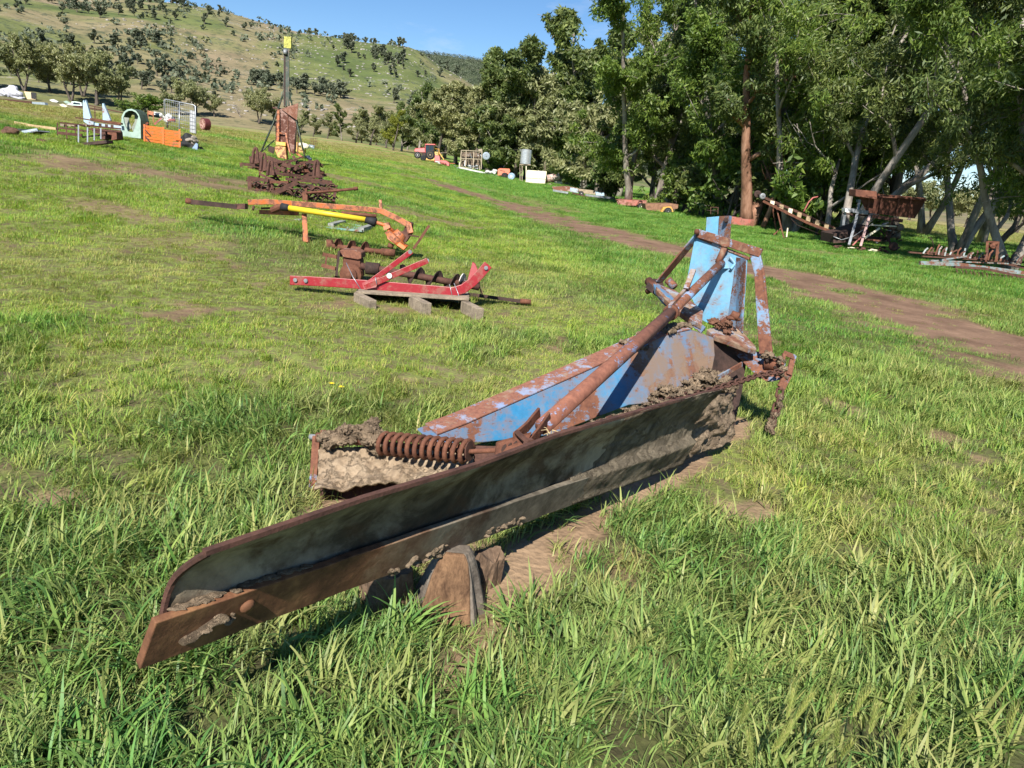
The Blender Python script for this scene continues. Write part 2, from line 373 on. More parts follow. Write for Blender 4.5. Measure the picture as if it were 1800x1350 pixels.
def polar(r_list, az_list):
    rr_, aa = np.meshgrid(r_list, az_list, indexing='ij'); x = rr_*np.sin(aa); y = rr_*np.cos(aa); z = tz(x, y)
    V = np.stack([x, y, z], -1).reshape(-1, 3); nr, na = len(r_list), len(az_list)
    i, j = np.meshgrid(np.arange(nr-1), np.arange(na-1), indexing='ij'); i = i.ravel(); j = j.ravel()
    Q = np.stack([i*na+j, (i+1)*na+j, (i+1)*na+j+1, i*na+j+1], -1)
    return V, Q
az_front = np.radians(np.arange(-42, 42.01, .3)); az_back = np.radians(np.concatenate([np.arange(-180, -42, 3.), ])); az_all = np.concatenate([az_back, az_front, -az_back[::-1]])
r_near = np.concatenate([[.02, .3, .7], np.arange(1., 9, .06), np.geomspace(9, 235, 150)])
V, Q = polar(r_near, az_all)
def m_ground():
    t = NT('soil_and_turf'); v = t.world(); at = t.n('ShaderNodeAttribute', attribute_name='dirt'); al = t.n('ShaderNodeAttribute', attribute_name='dry'); ar = t.n('ShaderNodeAttribute', attribute_name='far')
    n1 = t.noise(v, 1.3, 8, .6); n2 = t.noise(v, 9, 8, .7); n3 = t.noise(v, .12, 6, .6)
    soil = t.ramp(n1, [(.3, (.115, .066, .042)), (.7, (.265, .165, .108))]); soil = t.mix(.5, soil, t.ramp(n2, [(.3, .5), (.7, 1.25)]), 'MULTIPLY')
    an = t.n('ShaderNodeAttribute', attribute_name='near'); au = t.n('ShaderNodeAttribute', attribute_name='lush')
    soil = t.mix(an.outputs['Fac'], soil, t.mix(1., soil, (1.45, 1.6, 1.5), 'MULTIPLY'))
    sward = t.ramp(n2, [(.3, (.08, .13, .025)), (.5, (.15, .22, .035)), (.72, (.24, .29, .06))])
    far = t.ramp(n3, [(.35, (.11, .21, .035)), (.65, (.19, .25, .055))])
    far = t.mix(al.outputs['Fac'], far, t.ramp(t.noise(v, .5, 7, .65), [(.3, (.19, .155, .065)), (.7, (.36, .28, .13))]))
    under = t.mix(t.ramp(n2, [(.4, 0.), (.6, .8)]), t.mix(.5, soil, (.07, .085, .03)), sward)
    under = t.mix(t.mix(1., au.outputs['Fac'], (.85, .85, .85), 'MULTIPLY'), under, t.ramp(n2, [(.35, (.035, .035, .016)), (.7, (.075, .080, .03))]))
    g = t.mix(ar.outputs['Fac'], under, far)
    c = t.mix(at.outputs['Fac'], g, soil)
    vo = t.n('ShaderNodeTexVoronoi'); vo.inputs['Scale'].default_value = 38; t.l(t.mix(.05, v, n2), vo.inputs['Vector'])
    h = t.mix(.35, t.mix(.5, n1, n2), vo.outputs[0])
    return t.pbr(c, .95, 0, t.bump(h, .8, .03), .2)
GM = m_ground()
def vattr(me, name, arr):
    a = me.attributes.new(name, 'FLOAT', 'POINT'); a.data.foreach_set('value', np.ascontiguousarray(arr, dtype=np.float32))
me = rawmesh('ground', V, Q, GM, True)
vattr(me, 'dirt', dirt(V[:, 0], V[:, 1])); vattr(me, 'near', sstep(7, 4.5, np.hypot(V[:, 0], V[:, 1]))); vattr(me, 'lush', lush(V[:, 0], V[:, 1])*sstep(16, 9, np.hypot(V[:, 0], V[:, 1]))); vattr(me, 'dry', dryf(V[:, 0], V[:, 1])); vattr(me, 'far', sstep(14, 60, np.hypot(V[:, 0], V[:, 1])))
go = bpy.data.objects.new('ground', me); COL.objects.link(go); tag(go, kind='structure', label='rolling grass paddock with a bare dirt track')

def m_hill():
    t = NT('hillside'); v = t.world(); n1 = t.noise(v, .010, 8, .6, .5); n2 = t.noise(v, .06, 8, .65); n3 = t.noise(v, .35, 6, .7)
    c = t.ramp(n1, [(.36, (.088, .115, .040)), (.46, (.135, .150, .056)), (.54, (.195, .170, .09)), (.66, (.235, .185, .115))])
    c = t.mix(.55, c, t.ramp(n2, [(.3, .55), (.7, 1.3)]), 'MULTIPLY')
    # lichened rock and scree
    rk = t.ramp(t.mix(.35, n3, n2), [(.55, 0.), (.60, 1.)]); k2 = t.ramp(t.noise(v, .02, 4, .6), [(.45, 0.), (.58, .75)])
    k = t.mix(1., rk, k2, 'MULTIPLY'); c = t.mix(k, c, (.30, .27, .25))
    # low dark scrub
    sb = t.ramp(t.mix(.4, t.noise(v, .16, 6, .65), n3), [(.515, 0.), (.58, 1.)]); c = t.mix(t.mix(1., sb, (.75, .75, .75), 'MULTIPLY'), c, (.05, .065, .038))
    # tall trees cover the far range
    geo = t.n('ShaderNodeNewGeometry'); ln = t.n('ShaderNodeVectorMath', operation='LENGTH'); t.l(geo.outputs['Position'], ln.inputs[0])
    mr = t.n('ShaderNodeMapRange'); mr.inputs[1].default_value = 1150; mr.inputs[2].default_value = 1250; t.l(ln.outputs['Value'], mr.inputs[0])
    c = t.mix(mr.outputs[0], c, t.ramp(t.noise(v, .03, 8, .7), [(.35, (.028, .042, .022)), (.7, (.085, .10, .055))]))
    return t.pbr(c, .95, 0, t.bump(t.mix(.5, n2, n3), .6, 1.5), .1)
HM = m_hill()
V, Q = polar(np.concatenate([np.linspace(235, 1300, 170), np.linspace(1320, 3000, 34)]), np.concatenate([np.radians(np.arange(-180, -50, 5.)), np.radians(np.arange(-50, 50.01, .4)), np.radians(np.arange(55, 180.1, 5.))]))
me = rawmesh('hills', V, Q, HM, True); ho = bpy.data.objects.new('hills', me); COL.objects.link(ho); tag(ho, kind='structure', label='grassy hills strewn with rock and scrub')

# ---------------------------------------------------------------- grass
def blades(n, rad, L0, L1, w, bend, seg=5, lean=.25, wide=1., fold=.25):
    V = []; Q = []
    for i in range(n):
        a = rng.uniform(0, 2*PI); rr_ = rad*math.sqrt(rng.uniform()); bx, by = rr_*math.cos(a), rr_*math.sin(a)
        L = rng.uniform(L0, L1)*(1-.25*rr_/rad); ww = w*rng.uniform(.25, 1.4)*wide
        da = rng.normal(0, 1.1) if rng.uniform() < .75 else rng.uniform(0, 2*PI)
        d = np.array([math.cos(da), math.sin(da), 0]); side = np.array([-d[1], d[0], 0])
        th = abs(rng.normal(lean, .22)); b = bend*rng.uniform(.3, 1.5); p = np.array([bx, by, -.01]); tw = rng.uniform(-.9, .9)
        n0 = len(V)
        for k in range(seg+1):
            t = k/seg; ws = ww*(1-t**2.2)*(.55+.9*min(1, t*2.5)*.5)
            sd = side*math.cos(tw*t)+np.array([0, 0, 1])*math.sin(tw*t)*.6
            V.append(p-sd*ws/2); V.append(p+sd*ws/2)
            ang = th+b*t; p = p+(d*math.sin(ang)+np.array([0, 0, 1])*math.cos(ang))*L/seg
        for k in range(seg): Q.append((n0+2*k, n0+2*k+1, n0+2*k+3, n0+2*k+2))
    return np.array(V), np.array(Q)
def m_grass(name):
    t = NT(name); g = t.n('ShaderNodeNewGeometry'); rnd = g.outputs['Random Per Island']
    lu = t.n('ShaderNodeAttribute', attribute_name='lush', attribute_type='INSTANCER'); dr = t.n('ShaderNodeAttribute', attribute_name='dry', attribute_type='INSTANCER')
    dark = t.ramp(rnd, [(0., (.022, .11, .030)), (.35, (.044, .185, .040)), (.7, (.085, .265, .050)), (.95, (.16, .33, .06)), (1., (.36, .32, .13))])
    short = t.ramp(rnd, [(0., (.11, .24, .028)), (.45, (.215, .345, .038)), (.8, (.34, .41, .055)), (.93, (.42, .38, .10)), (1., (.32, .24, .12))])
    c = t.mix(lu.outputs['Fac'], short, dark)
    dry = t.ramp(rnd, [(0., (.17, .17, .055)), (.5, (.33, .26, .10)), (1., (.46, .36, .18))])
    c = t.mix(dr.outputs['Fac'], c, dry)
    c = t.mix(.45, c, t.ramp(t.noise(t.world(), 1.1, 4, .6), [(.3, (.68, .80, .75)), (.7, (1.14, 1.12, .95))]), 'MULTIPLY')
    b_ = t.n('ShaderNodeBsdfPrincipled'); t.l(c, b_.inputs['Base Color']); b_.inputs['Roughness'].default_value = .45; b_.inputs['Specular IOR Level'].default_value = .20
    tr = t.n('ShaderNodeBsdfTranslucent'); t.l(t.mix(1., c, (1.3, 1.3, .5), 'MULTIPLY'), tr.inputs[0])
    ms = t.n('ShaderNodeMixShader'); ms.inputs[0].default_value = .24
    t.l(b_.outputs[0], ms.inputs[1]); t.l(tr.outputs[0], ms.inputs[2]); t.l(ms.outputs[0], t.out.inputs[0]); return t.m
GR = m_grass('grass_blade')
def protos(kind):
    L = []
    for i in range(6):
        if kind == 'tall': V, Q = blades(54, .09, .07, .18, .0064, 1.3, 5, .38) if i < 4 else blades(30, .07, .11, .235, .0086, 1.6, 6, .38)
        elif kind == 'short': V, Q = blades(42, .11, .035, .11, .0058, 1.0, 3, .45)
        elif kind == 'mid': V, Q = blades(70, .24, .05, .15, .0095, .9, 2, .4)
        else: V, Q = blades(70, .6, .10, .26, .024, .8, 2, .35)
        me = rawmesh('grass_tuft', V, Q, GR); o = bpy.data.objects.new('grass_tuft', me); L.append(o)
    return L
def scatter(name, label, r0_, r1_, dens, kind, keepf, azr=(-42, 42), smin=.7, smax=1.3):
    azs = math.radians(azr[1]-azr[0]); area = .5*azs*(r1_**2-r0_**2); N = int(area*dens)
    r = np.sqrt(rng.uniform(r0_**2, r1_**2, N)); az = np.radians(rng.uniform(azr[0], azr[1], N)); x = r*np.sin(az); y = r*np.cos(az)
    keep = rng.uniform(size=N) < keepf(x, y); x = x[keep]; y = y[keep]; z = tz(x, y); n = len(x)
    me = bpy.data.meshes.new(name); me.vertices.add(n); me.vertices.foreach_set('co', np.stack([x, y, z], -1).astype(np.float32).ravel()); me.update()
    rot = (fbm(x, y, .55, 71, 3)-.5)*9+rng.normal(0, .7, n)-.3
    lu = lush(x, y); vattr(me, 'rot', rot); vattr(me, 'scl', rng.uniform(smin, smax, n)*(.62+.38*lu+.25*(fbm(x, y, .7, 73, 2)-.5))*(1-.5*dirt(x, y)))
    vattr(me, 'lush', np.clip(lu+rng.normal(0, .12, n), 0, 1)); vattr(me, 'dry', np.clip(dryf(x, y)*rng.uniform(.3, 1.2, n)+.3*dirt(x, y), 0, 1))
    vattr(me, 'pick', rng.integers(0, 6, n)); vattr(me, 'tilt', rng.normal(0, .14, n))
    me.materials.append(GR)
    o = bpy.data.objects.new(name, me); COL.objects.link(o); tag(o, label, 'grass', kind='stuff')
    ng = bpy.data.node_groups.new(name, 'GeometryNodeTree'); ng.interface.new_socket('Geometry', in_out='INPUT', socket_type='NodeSocketGeometry'); ng.interface.new_socket('Geometry', in_out='OUTPUT', socket_type='NodeSocketGeometry')
    gi = ng.nodes.new('NodeGroupInput'); go_ = ng.nodes.new('NodeGroupOutput'); jn = ng.nodes.new('GeometryNodeJoinGeometry'); ip = ng.nodes.new('GeometryNodeInstanceOnPoints')
    for pr in protos(kind)[::-1]:
        oi = ng.nodes.new('GeometryNodeObjectInfo'); oi.inputs['Object'].default_value = pr; oi.inputs['As Instance'].default_value = True; ng.links.new(oi.outputs['Geometry'], jn.inputs[0])
    def att(nm, ty='FLOAT'):
        a = ng.nodes.new('GeometryNodeInputNamedAttribute'); a.data_type = ty; a.inputs['Name'].default_value = nm; return [s_ for s_ in a.outputs if s_.enabled and s_.name == 'Attribute'][0]
    m2p = ng.nodes.new('GeometryNodeMeshToPoints'); ng.links.new(gi.outputs[0], m2p.inputs[0])
    ng.links.new(m2p.outputs[0], ip.inputs['Points']); ng.links.new(jn.outputs[0], ip.inputs['Instance']); ip.inputs['Pick Instance'].default_value = True
    ng.links.new(att('pick'), ip.inputs['Instance Index'])
    cx = ng.nodes.new('ShaderNodeCombineXYZ'); ng.links.new(att('tilt'), cx.inputs[0]); ng.links.new(att('rot'), cx.inputs[2])
    er = ng.nodes.new('FunctionNodeEulerToRotation'); ng.links.new(cx.outputs[0], er.inputs[0]); ng.links.new(er.outputs[0], ip.inputs['Rotation'])
    ng.links.new(att('scl'), ip.inputs['Scale']); ng.links.new(ip.outputs[0], go_.inputs[0])
    md = o.modifiers.new('scatter', 'NODES'); md.node_group = ng
    return o
STUMPS = gpt((790, 1070), (855, 1015), (675, 1050))
def notobj(x, y):
    k = np.ones_like(x)
    for s_ in STUMPS: k = k*(np.hypot(x-s_[0], y-s_[1]) > .10)
    return k
gd = lambda x, y: 1-np.clip(dirt(x, y)*1.0, 0, .94)
scatter('tall_grass', 'tall dark green grass filling the foreground around the grader blade', .7, 8.5, 150, 'tall', lambda x, y: gd(x, y)*notobj(x, y)*(.04+.96*lush(x, y)))
scatter('short_grass', 'short yellow-green turf in the middle of the paddock', 1.6, 17, 150, 'short', lambda x, y: gd(x, y)*notobj(x, y)*(.18+.82*(1-.9*lush(x, y)))*sstep(17.5, 12, np.hypot(x, y)))
scatter('paddock_grass', 'paddock grass running back towards the machinery', 9, 48, 26, 'mid', lambda x, y: gd(x, y)*sstep(8, 14, np.hypot(x, y))*(1-.6*sstep(30, 48, np.hypot(x, y))), smin=.8, smax=1.4)
scatter('distant_grass', 'far grass at the edge of the paddock', 34, 150, 2.6, 'far', lambda x, y: gd(x, y)*sstep(34, 50, np.hypot(x, y))*(1-.75*sstep(70, 150, np.hypot(x, y))), smin=.7, smax=1.3)

# ================================================================ GRADER BLADE
def cv(ox, oy, s): return lambda X, Y: (ox+X/s, oy+Y/s)
def atz(x, y, z=0):
    v = ray(x, y); return CAM+v*((z-H)/v[2])
def onplane(p0, nrm, x, y):
    v = ray(x, y); return CAM+v*(np.dot(np.array(p0)-CAM, nrm)/np.dot(v, nrm))
def plane3(a, b, c):
    n_ = np.cross(np.array(b)-a, np.array(c)-a); return np.array(a), n_/np.linalg.norm(n_)
def nrm(v): return np.array(v)/np.linalg.norm(v)
T0 = atz(245, 1178, .32); T1 = atz(1275, 785, 0.0); BL = np.linalg.norm(T1-T0); ba = (T1-T0)/BL; bn = nrm(np.cross(ba, [0, 0, 1])); bu = np.cross(bn, ba)
BL = 2.86
def BS(s, fo, h): return T0+ba*s+bn*fo+bu*h
gb = empty('grader_blade', (0.25, 3.4, 0), 'long rusty grader blade with flaking blue frame, coil spring and chain, in the foreground', 'grader blade')
tag(gb)
# moldboard: curved section, swept along the blade and growing slightly taller towards the far end
toph = lambda s: float(np.interp(s, [0, .06, .49, .94, 1.36, 2.54, 3.55], [.338, .339, .370, .384, .422, .462, .475]))
prof = [(.012, .11), (.016, .145), (.018, .18), (.030, .215), (.050, .247), (.080, .279), (.114, .310), (.15, .339)]
NS = 70; VV = []; n_p = 13
def profat(t, s):
    k = t*(len(prof)-1); i = min(int(k), len(prof)-2); f = k-i
    fo = prof[i][0]*(1-f)+prof[i+1][0]*f; h = prof[i][1]*(1-f)+prof[i+1][1]*f
    return fo, .11+(h-.11)*(toph(s)-.11)/.229
mbv = []; mbq = []; mb = MB()
def s_start(t): return .042+.022*t
for layer in (0, 1):
    for i in range(NS+1):
        for j in range(n_p):
            t = j/(n_p-1); s0 = s_start(t); s = s0+(BL-.02-s0)*i/NS; fo, h = profat(t, s)
            lump = 0.012*max(0, float(fbm(s*1.7, t*1.2, .35, 91, 4))-.42)*sstep(.5, 1.2, s)*sstep(1.05, .8, t)*5 if layer == 0 else 0
            mb.v.append(tuple(BS(s, fo+lump-(.012 if layer else 0), h+(0.004 if layer and j == n_p-1 else 0))))
M_ = (NS+1)*n_p
for i in range(NS):
    for j in range(n_p-1):
        a = i*n_p+j; mb.f.append((a, a+n_p, a+n_p+1, a+1)); mb.f.append((M_+a, M_+a+1, M_+a+n_p+1, M_+a+n_p))
for i in range(NS):
    a = i*n_p; mb.f.append((a, M_+a, M_+a+n_p, a+n_p)); a = i*n_p+n_p-1; mb.f.append((a, a+n_p, M_+a+n_p, M_+a))
for j in range(n_p-1):
    mb.f.append((j, j+1, M_+j+1, M_+j)); a = NS*n_p+j; mb.f.append((a, M_+a, M_+a+1, a+1))
def m_blade():
    t = NT('mud_caked_steel'); v = t.coord(); n1 = t.noise(v, 2.6, 9, .62, .5); n2 = t.noise(v, 22, 8, .7); n3 = t.noise(v, 7, 8, .65, .3)
    c = t.ramp(n1, [(.32, (.030, .022, .015)), (.44, (.095, .072, .048)), (.50, (.21, .17, .12)), (.60, (.34, .285, .205))])
    c = t.mix(t.ramp(n3, [(.5, 0.), (.62, .8)]), c, (.10, .06, .035)); c = t.mix(.5, c, t.ramp(n2, [(.3, .5), (.7, 1.25)]), 'MULTIPLY')
    sx = t.n('ShaderNodeSeparateXYZ'); t.l(t.coord(), sx.inputs[0])
    return t.pbr(c, .95, 0, t.bump(t.mix(.5, n3, n2), .8, .012), .12)
MBL = m_blade()
mold = mb.build('moldboard', MBL, gb, True)
c = MB()                                                       # rusty rim left bare along the top of the moldboard
for i in range(NS):
    s = .055+(BL-.095)*i/NS; s2 = .055+(BL-.095)*(i+1)/NS
    fo, h = profat(1, s); fo2, h2 = profat(1, s2)
    c.beam(BS(s, fo-.006, h+.004), BS(s2, fo2-.006, h2+.004), .017, .012, bu)
pe = [BS(s_start(t), *profat(t, s_start(t))) for t in np.linspace(0, 1, 10)]; c.tube([p-bn*.005-ba*.002 for p in pe], .009, 6)
c.build('top_edge', RUST2, mold)
# bolted cutting edge
def ep(s, f, h): return BS(s, f, h)
ed = MB(); th = .022
sec = [(0, 0), (.052, .145), (.052-th, .150), (-th, .012)]
sl = [(-.0, 0.), (-.012, .145), (-.012, .15), (0, .012)]
NE = 30
for i in range(NE+1):
    for k, (f_, h_) in enumerate(sec):
        s = sl[k][0]+.02*0+(BL-.03-sl[k][0])*i/NE
        ed.v.append(tuple(BS(s+(0.018 if k in (1, 2) and i == 0 else 0), f_+.0012*math.sin(i*1.7), h_+.0012*math.sin(i*2.3))))
for i in range(NE):
    for k in range(4): a = i*4+k; b_ = i*4+(k+1) % 4; ed.f.append((a, b_, b_+4, a+4))
ed.f.append((3, 2, 1, 0)); ed.f.append((NE*4, NE*4+1, NE*4+2, NE*4+3))
def m_edge():
    t = NT('edge_rust_and_mud'); v = t.coord(); n1 = t.noise(v, 5, 8, .65); n2 = t.noise(v, 40, 7, .7)
    rust = t.ramp(n1, [(.3, (.075, .034, .018)), (.5, (.17, .075, .038)), (.72, (.30, .155, .07))]); mud = t.ramp(n1, [(.35, (.05, .042, .032)), (.6, (.19, .16, .12))])
    sx = t.n('ShaderNodeSeparateXYZ'); t.l(t.coord(), sx.inputs[0]); ad = t.n('ShaderNodeMath', operation='ADD'); t.l(sx.outputs[1], ad.inputs[0]); t.l(n1, ad.inputs[1])
    k = t.ramp(ad.outputs[0], [(0., 0.), (1., 1.)]); mr = t.n('ShaderNodeMapRange'); mr.inputs[1].default_value = -1.05; mr.inputs[2].default_value = -.65; t.l(ad.outputs[0], mr.inputs[0])
    c = t.mix(mr.outputs[0], rust, mud); c = t.mix(.5, c, t.ramp(n2, [(.3, .5), (.7, 1.25)]), 'MULTIPLY')
    return t.pbr(c, .8, 0, t.bump(t.mix(.5, n1, n2), .6, .006), .3)
EDGEM = m_edge()
edge = ed.build('cutting_edge', EDGEM, gb, False, .003)
def facept(s, h, out=0): return BS(s, .052*h/.145+out, h)
fn = nrm(bn*.145-bu*.052)
mu = MB()
for s, h, r_ in [(.095, .055, .022), (.115, .062, .018), (.135, .070, .02), (.155, .082, .017), (.17, .088, .022), (.195, .065, .014), (.21, .07, .009), (.205, .085, .008), (.14, .055, .012)]:
    c0 = facept(s, h, .004); mu.sphere(c0, r_*1.1, r_*.9, r_*.55, 9, 5, .22)
o_ = mu.build('mud_lump', MUD, edge, True); md = o_.modifiers.new('fuse', 'REMESH'); md.mode = 'VOXEL'; md.voxel_size = .004
b_ = MB(); b_.lathe(facept(.245, .095, -.004), fn, [(0, .02), (.008, .02), (.014, .014), (.016, .001)], 12); b_.build('bolt', EDGEM, edge, True)
mu = MB()                                                      # dirt lodged behind the cutting edge and along the lower lip
for i in range(60):
    s = random.uniform(.05, .45); mu.sphere(BS(s, random.uniform(.022, .036), .150), random.uniform(.008, .02), random.uniform(.008, .012), random.uniform(.002, .006), 7, 4, .35)
for i in range(44):
    s = random.choice((random.uniform(.75, 1.0), random.uniform(1.2, 1.45), random.gauss(.95, .06))); mu.sphere(facept(s, random.uniform(.004, .045), -.001), random.uniform(.008, .022), random.uniform(.006, .012), random.uniform(.004, .012), 7, 4, .4)
o_ = mu.build('lodged_dirt', MUD, edge, True); md = o_.modifiers.new('fuse', 'REMESH'); md.mode = 'VOXEL'; md.voxel_size = .004; tag(o_, kind='stuff')
# mud mass on the far end of the moldboard
def lumpy(name, pts, mat, parent, rs=(.03, .06), n=60, sq=(1, 1, .7)):
    q = MB()
    for i in range(n):
        k = random.uniform(0, len(pts)-1.001); j = int(k); p_ = np.array(pts[j])*(1-k+j)+np.array(pts[j+1])*(k-j); r_ = random.uniform(*rs)
        q.sphere(p_+rng.normal(0, 1, 3)*rs[1]*.45, r_*sq[0], r_*sq[1], r_*sq[2], 9, 6, .2)
    o = q.build(name, mat, parent, True); md = o.modifiers.new('fuse', 'REMESH'); md.mode = 'VOXEL'; md.voxel_size = max(.0045, rs[0]*.28); md.use_smooth_shade = True
    d_ = o.modifiers.new('crumble', 'DISPLACE'); tx = bpy.data.textures.new('crumble', 'CLOUDS'); tx.noise_scale = rs[1]*.42; tx.noise_depth = 5; tx.noise_type = 'HARD_NOISE'; d_.texture = tx; d_.strength = rs[1]*1.0; d_.mid_level = .5; d_.texture_coords = 'LOCAL'; tag(o, kind='stuff')
    return o
fe = MB()
NX, NY = 16, 12
def mudsheet(name, fn_, nx, ny, mat, parent, thick):
    q = MB()
    for i in range(nx+1):
        for j in range(ny+1): q.v.append(tuple(fn_(i/nx, j/ny)))
    for i in range(nx):
        for j in range(ny): a = i*(ny+1)+j; q.f.append((a, a+ny+1, a+ny+2, a+1))
    n0 = len(q.v)
    for v_ in list(q.v): q.v.append(tuple(np.array(v_)-thick))
    for i in range(nx):
        for j in range(ny): a = n0+i*(ny+1)+j; q.f.append((a+1, a+ny+2, a+ny+1, a))
    rim = [i*(ny+1) for i in range(nx+1)]+[nx*(ny+1)+j for j in range(1, ny+1)]+[i*(ny+1)+ny for i in range(nx-1, -1, -1)]+[j for j in range(ny-1, 0, -1)]
    for k in range(len(rim)): a, b2 = rim[k], rim[(k+1) % len(rim)]; q.f.append((b2, a, n0+a, n0+b2))
    return q.build(name, mat, parent, True)
def endmud(u_, v_):
    s = 1.75+1.11*u_+.25*(float(fbm(v_*2, 0, .3, 23, 3))-.5)*(1-u_); fo, h = profat(v_, min(s, 2.86)); h = .006+(h-.006)*v_/.3 if v_ < .3 else h; ramp_ = float(sstep(0, .3, u_))
    fo = max(fo, .052*h/.145) if h < .16 else fo; fo += .005*ramp_
    bulge = .022*sstep(0, .5, u_+.35*float(fbm(u_*2, v_*2, .3, 11, 3))-.2)*(.45+.9*float(fbm(s, v_, .22, 101, 4)))*math.sin(PI*min(1, v_*.95+.08))**.6
    return BS(s, fo-.003+bulge*ramp_+ramp_*.022*float(fbm(s*1.3, v_, .07, 17, 4))*float(fbm(s, v_, .4, 19, 2)), h+.012*ramp_*float(fbm(s, v_, .12, 7, 3)))
mudsheet('mud_cake', endmud, 110, 44, MUDB, mold, bn*.008)
def endmud2(u_, v_):
    p_ = [P(1178, 812, 3.93), P(1290, 772, 4.38), P(1288, 690, 4.40), P(1236, 694, 3.86)]
    q_ = (p_[0]*(1-u_)+p_[1]*u_)*(1-v_)+(p_[3]*(1-u_)+p_[2]*u_)*v_
    return q_+bn*(.03*float(fbm(u_*3, v_*3, .2, 133, 4)))+bn*(-.03+.08*float(fbm(u_*2+v_, v_*2-u_, .35, 131, 5))*math.sin(PI*min(max(u_*.9+.05, 0), 1))**.5)
mudsheet('mud_cake', endmud2, 60, 50, MUD, mold, bn*.03)
lumpy('mud_clod', [BS(1.9, .09, .425), BS(2.3, .08, .44), BS(2.8, .06, .455)], MUD, mold, (.008, .017), 70, (1.5, 1, .4))
lumpy('mud_clod', [BS(1.45, .085, .385), BS(1.9, .075, .405), BS(2.5, .06, .42)], MUD, mold, (.008, .018), 60, (1.6, 1, .4))
# end plate and skid at the far end
# ---- main beam (tapered box)
A_ = P(768, 773, 3.42); B_ = P(1239, 654, 4.55); C_ = P(1255, 594, 4.66)
p0, pn = plane3(A_, B_, C_)
if pn[1] > 0: pn = -pn                                          # towards the viewer
c4 = cv(850, 560, 3.83); c2 = cv(500, 560, 3.552); c1 = cv(1080, 360, 3.214)
side = [(752, 772), (768, 765), (818, 746), (902, 709), (1000, 666), (1100, 621), (1171, 589), (1213, 580), (1255, 594), (1257, 625), (1245, 690), (1180, 706), (1106, 712), (1012, 748), (975, 764), (850, 778), (762, 780)]
sp = [onplane(p0, pn, *q) for q in side]
hz = nrm([pn[0], pn[1], 0]); BX = -hz*.125+np.array([0, 0, .008]); bm = MB(); bm.prism(sp, BX)
beam = bm.build('main_beam', BLUEM, gb, False, .006)
# worn top plate lying over the box
tp = MB()
tpts = [sp[i] for i in range(1, 8)]
up_ = np.array([0, 0, .006])
for a, b2 in zip(tpts[:-1], tpts[1:]): tp.prism([a+up_*.5+hz*.004, b2+up_*.5+hz*.004, b2+up_*.5+BX, a+up_*.5+BX], np.array([0, 0, .006]))
tp.build('top_plate', m_paint('worn_top', (.22, .30, .50), .62, 9, fade=.5, dusty=.2, dark=(.13, .05, .035), light=(.28, .12, .075)), beam)
lumpy('mud_crust', [onplane(p0, pn, 1095, 625)+BX*.5, onplane(p0, pn, 1215, 582)+BX*.5], MUD, beam, (.02, .05), 60, (1.3, 1.3, .25))
lumpy('mud_crust', [onplane(p0, pn, 1140, 700)+pn*.03, onplane(p0, pn, 1250, 665)+pn*.05, onplane(p0, pn, 1270, 690)+pn*.05], MUD, beam, (.02, .045), 90, (1.2, 1, .6))
lumpy('mud_crust', [onplane(p0, pn, 1240, 655)+pn*.02, onplane(p0, pn, 1285, 690)], MUD, beam, (.015, .04), 50, (1, 1, .9))
# end web under the head
q = MB(); hp = onplane(p0, pn, 1257, 596)
HN = P(1375, 645, 4.7); HF = P(1150, 503, 5.45); HT = P(1262, 392, 5.1)      # near pin, far pin, top
h0, hn = plane3(HN, HF, HT)
if hn[1] > 0: hn = -hn
W_ = lambda x, y, off=0: onplane(h0+hn*off, hn, x, y)
hx = nrm(HN-HF)
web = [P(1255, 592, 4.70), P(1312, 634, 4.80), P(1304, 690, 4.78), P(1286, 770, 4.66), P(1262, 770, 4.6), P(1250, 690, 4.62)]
q.prism(web, np.array([0.01, .03, 0])); q.build('end_web', DARK, gb, False, .003)  # blue plate coloured dark to carry the shade it sits in
q = MB(); q.beam(P(1262, 664, 4.50), P(1304, 640, 4.62), .012, .03); q.build('cross_strap', BLUES, gb)
# ---- head frame
head = MB(); head.prism([W_(1222, 414), W_(1270, 434), W_(1313, 454), W_(1307, 545), W_(1292, 590), W_(1232, 562), W_(1206, 500)], -hn*.012)
hd = head.build('head_plate', BLUEL, gb, False, .002)
q = MB(); q.prism([W_(1294, 452, .0), W_(1311, 455, .12), W_(1304, 548, .12), W_(1305, 586, .10), W_(1293, 581, .06), W_(1279, 558, 0)], -hn*.012); q.build('side_flange', m_paint('flange_paint', (.09, .29, .52), .55, 6, fade=.3), hd, False, .002)
q = MB(); q.prism([W_(1242, 382, -.035), W_(1265, 380, -.035), W_(1262, 418, -.035), W_(1240, 412, -.035)], -hn*.012); q.build('mast_plate', BLUEL, hd, False, .002)
q = MB()
q.prism([W_(1264, 380, -.02), W_(1285, 379, .03), W_(1282, 420, .03), W_(1262, 414, -.02)], -hn*.014)
mast = q.build('mast_tab', BLUES, hd, False, .002)
q = MB(); q.tube([W_(1276, 386, .06), W_(1276, 386, -.02)], .016, 10); q.build('pin_hole', DARK, mast)
q = MB(); q.beam(W_(1227, 410, .02), W_(1338, 445, .02), .06, .022, hn); q.beam(W_(1229, 418, .0), W_(1318, 455, .0), .02, .018, hn)
q.build('top_crossbar', m_paint('scraped_bar', (.14, .30, .52), .6, 8, fade=.5, dusty=.3), gb, False, .004)
q = MB(); q.tube([W_(1225, 407, .06), W_(1225, 410, -.03)], .02, 10); q.build('pivot_pin', RUST, gb, True)
q = MB(); q.beam(W_(1228, 412, .0), W_(1158, 496, .0), .012, .075, hn); q.build('brace_arm', BLUES, gb, False, .003)
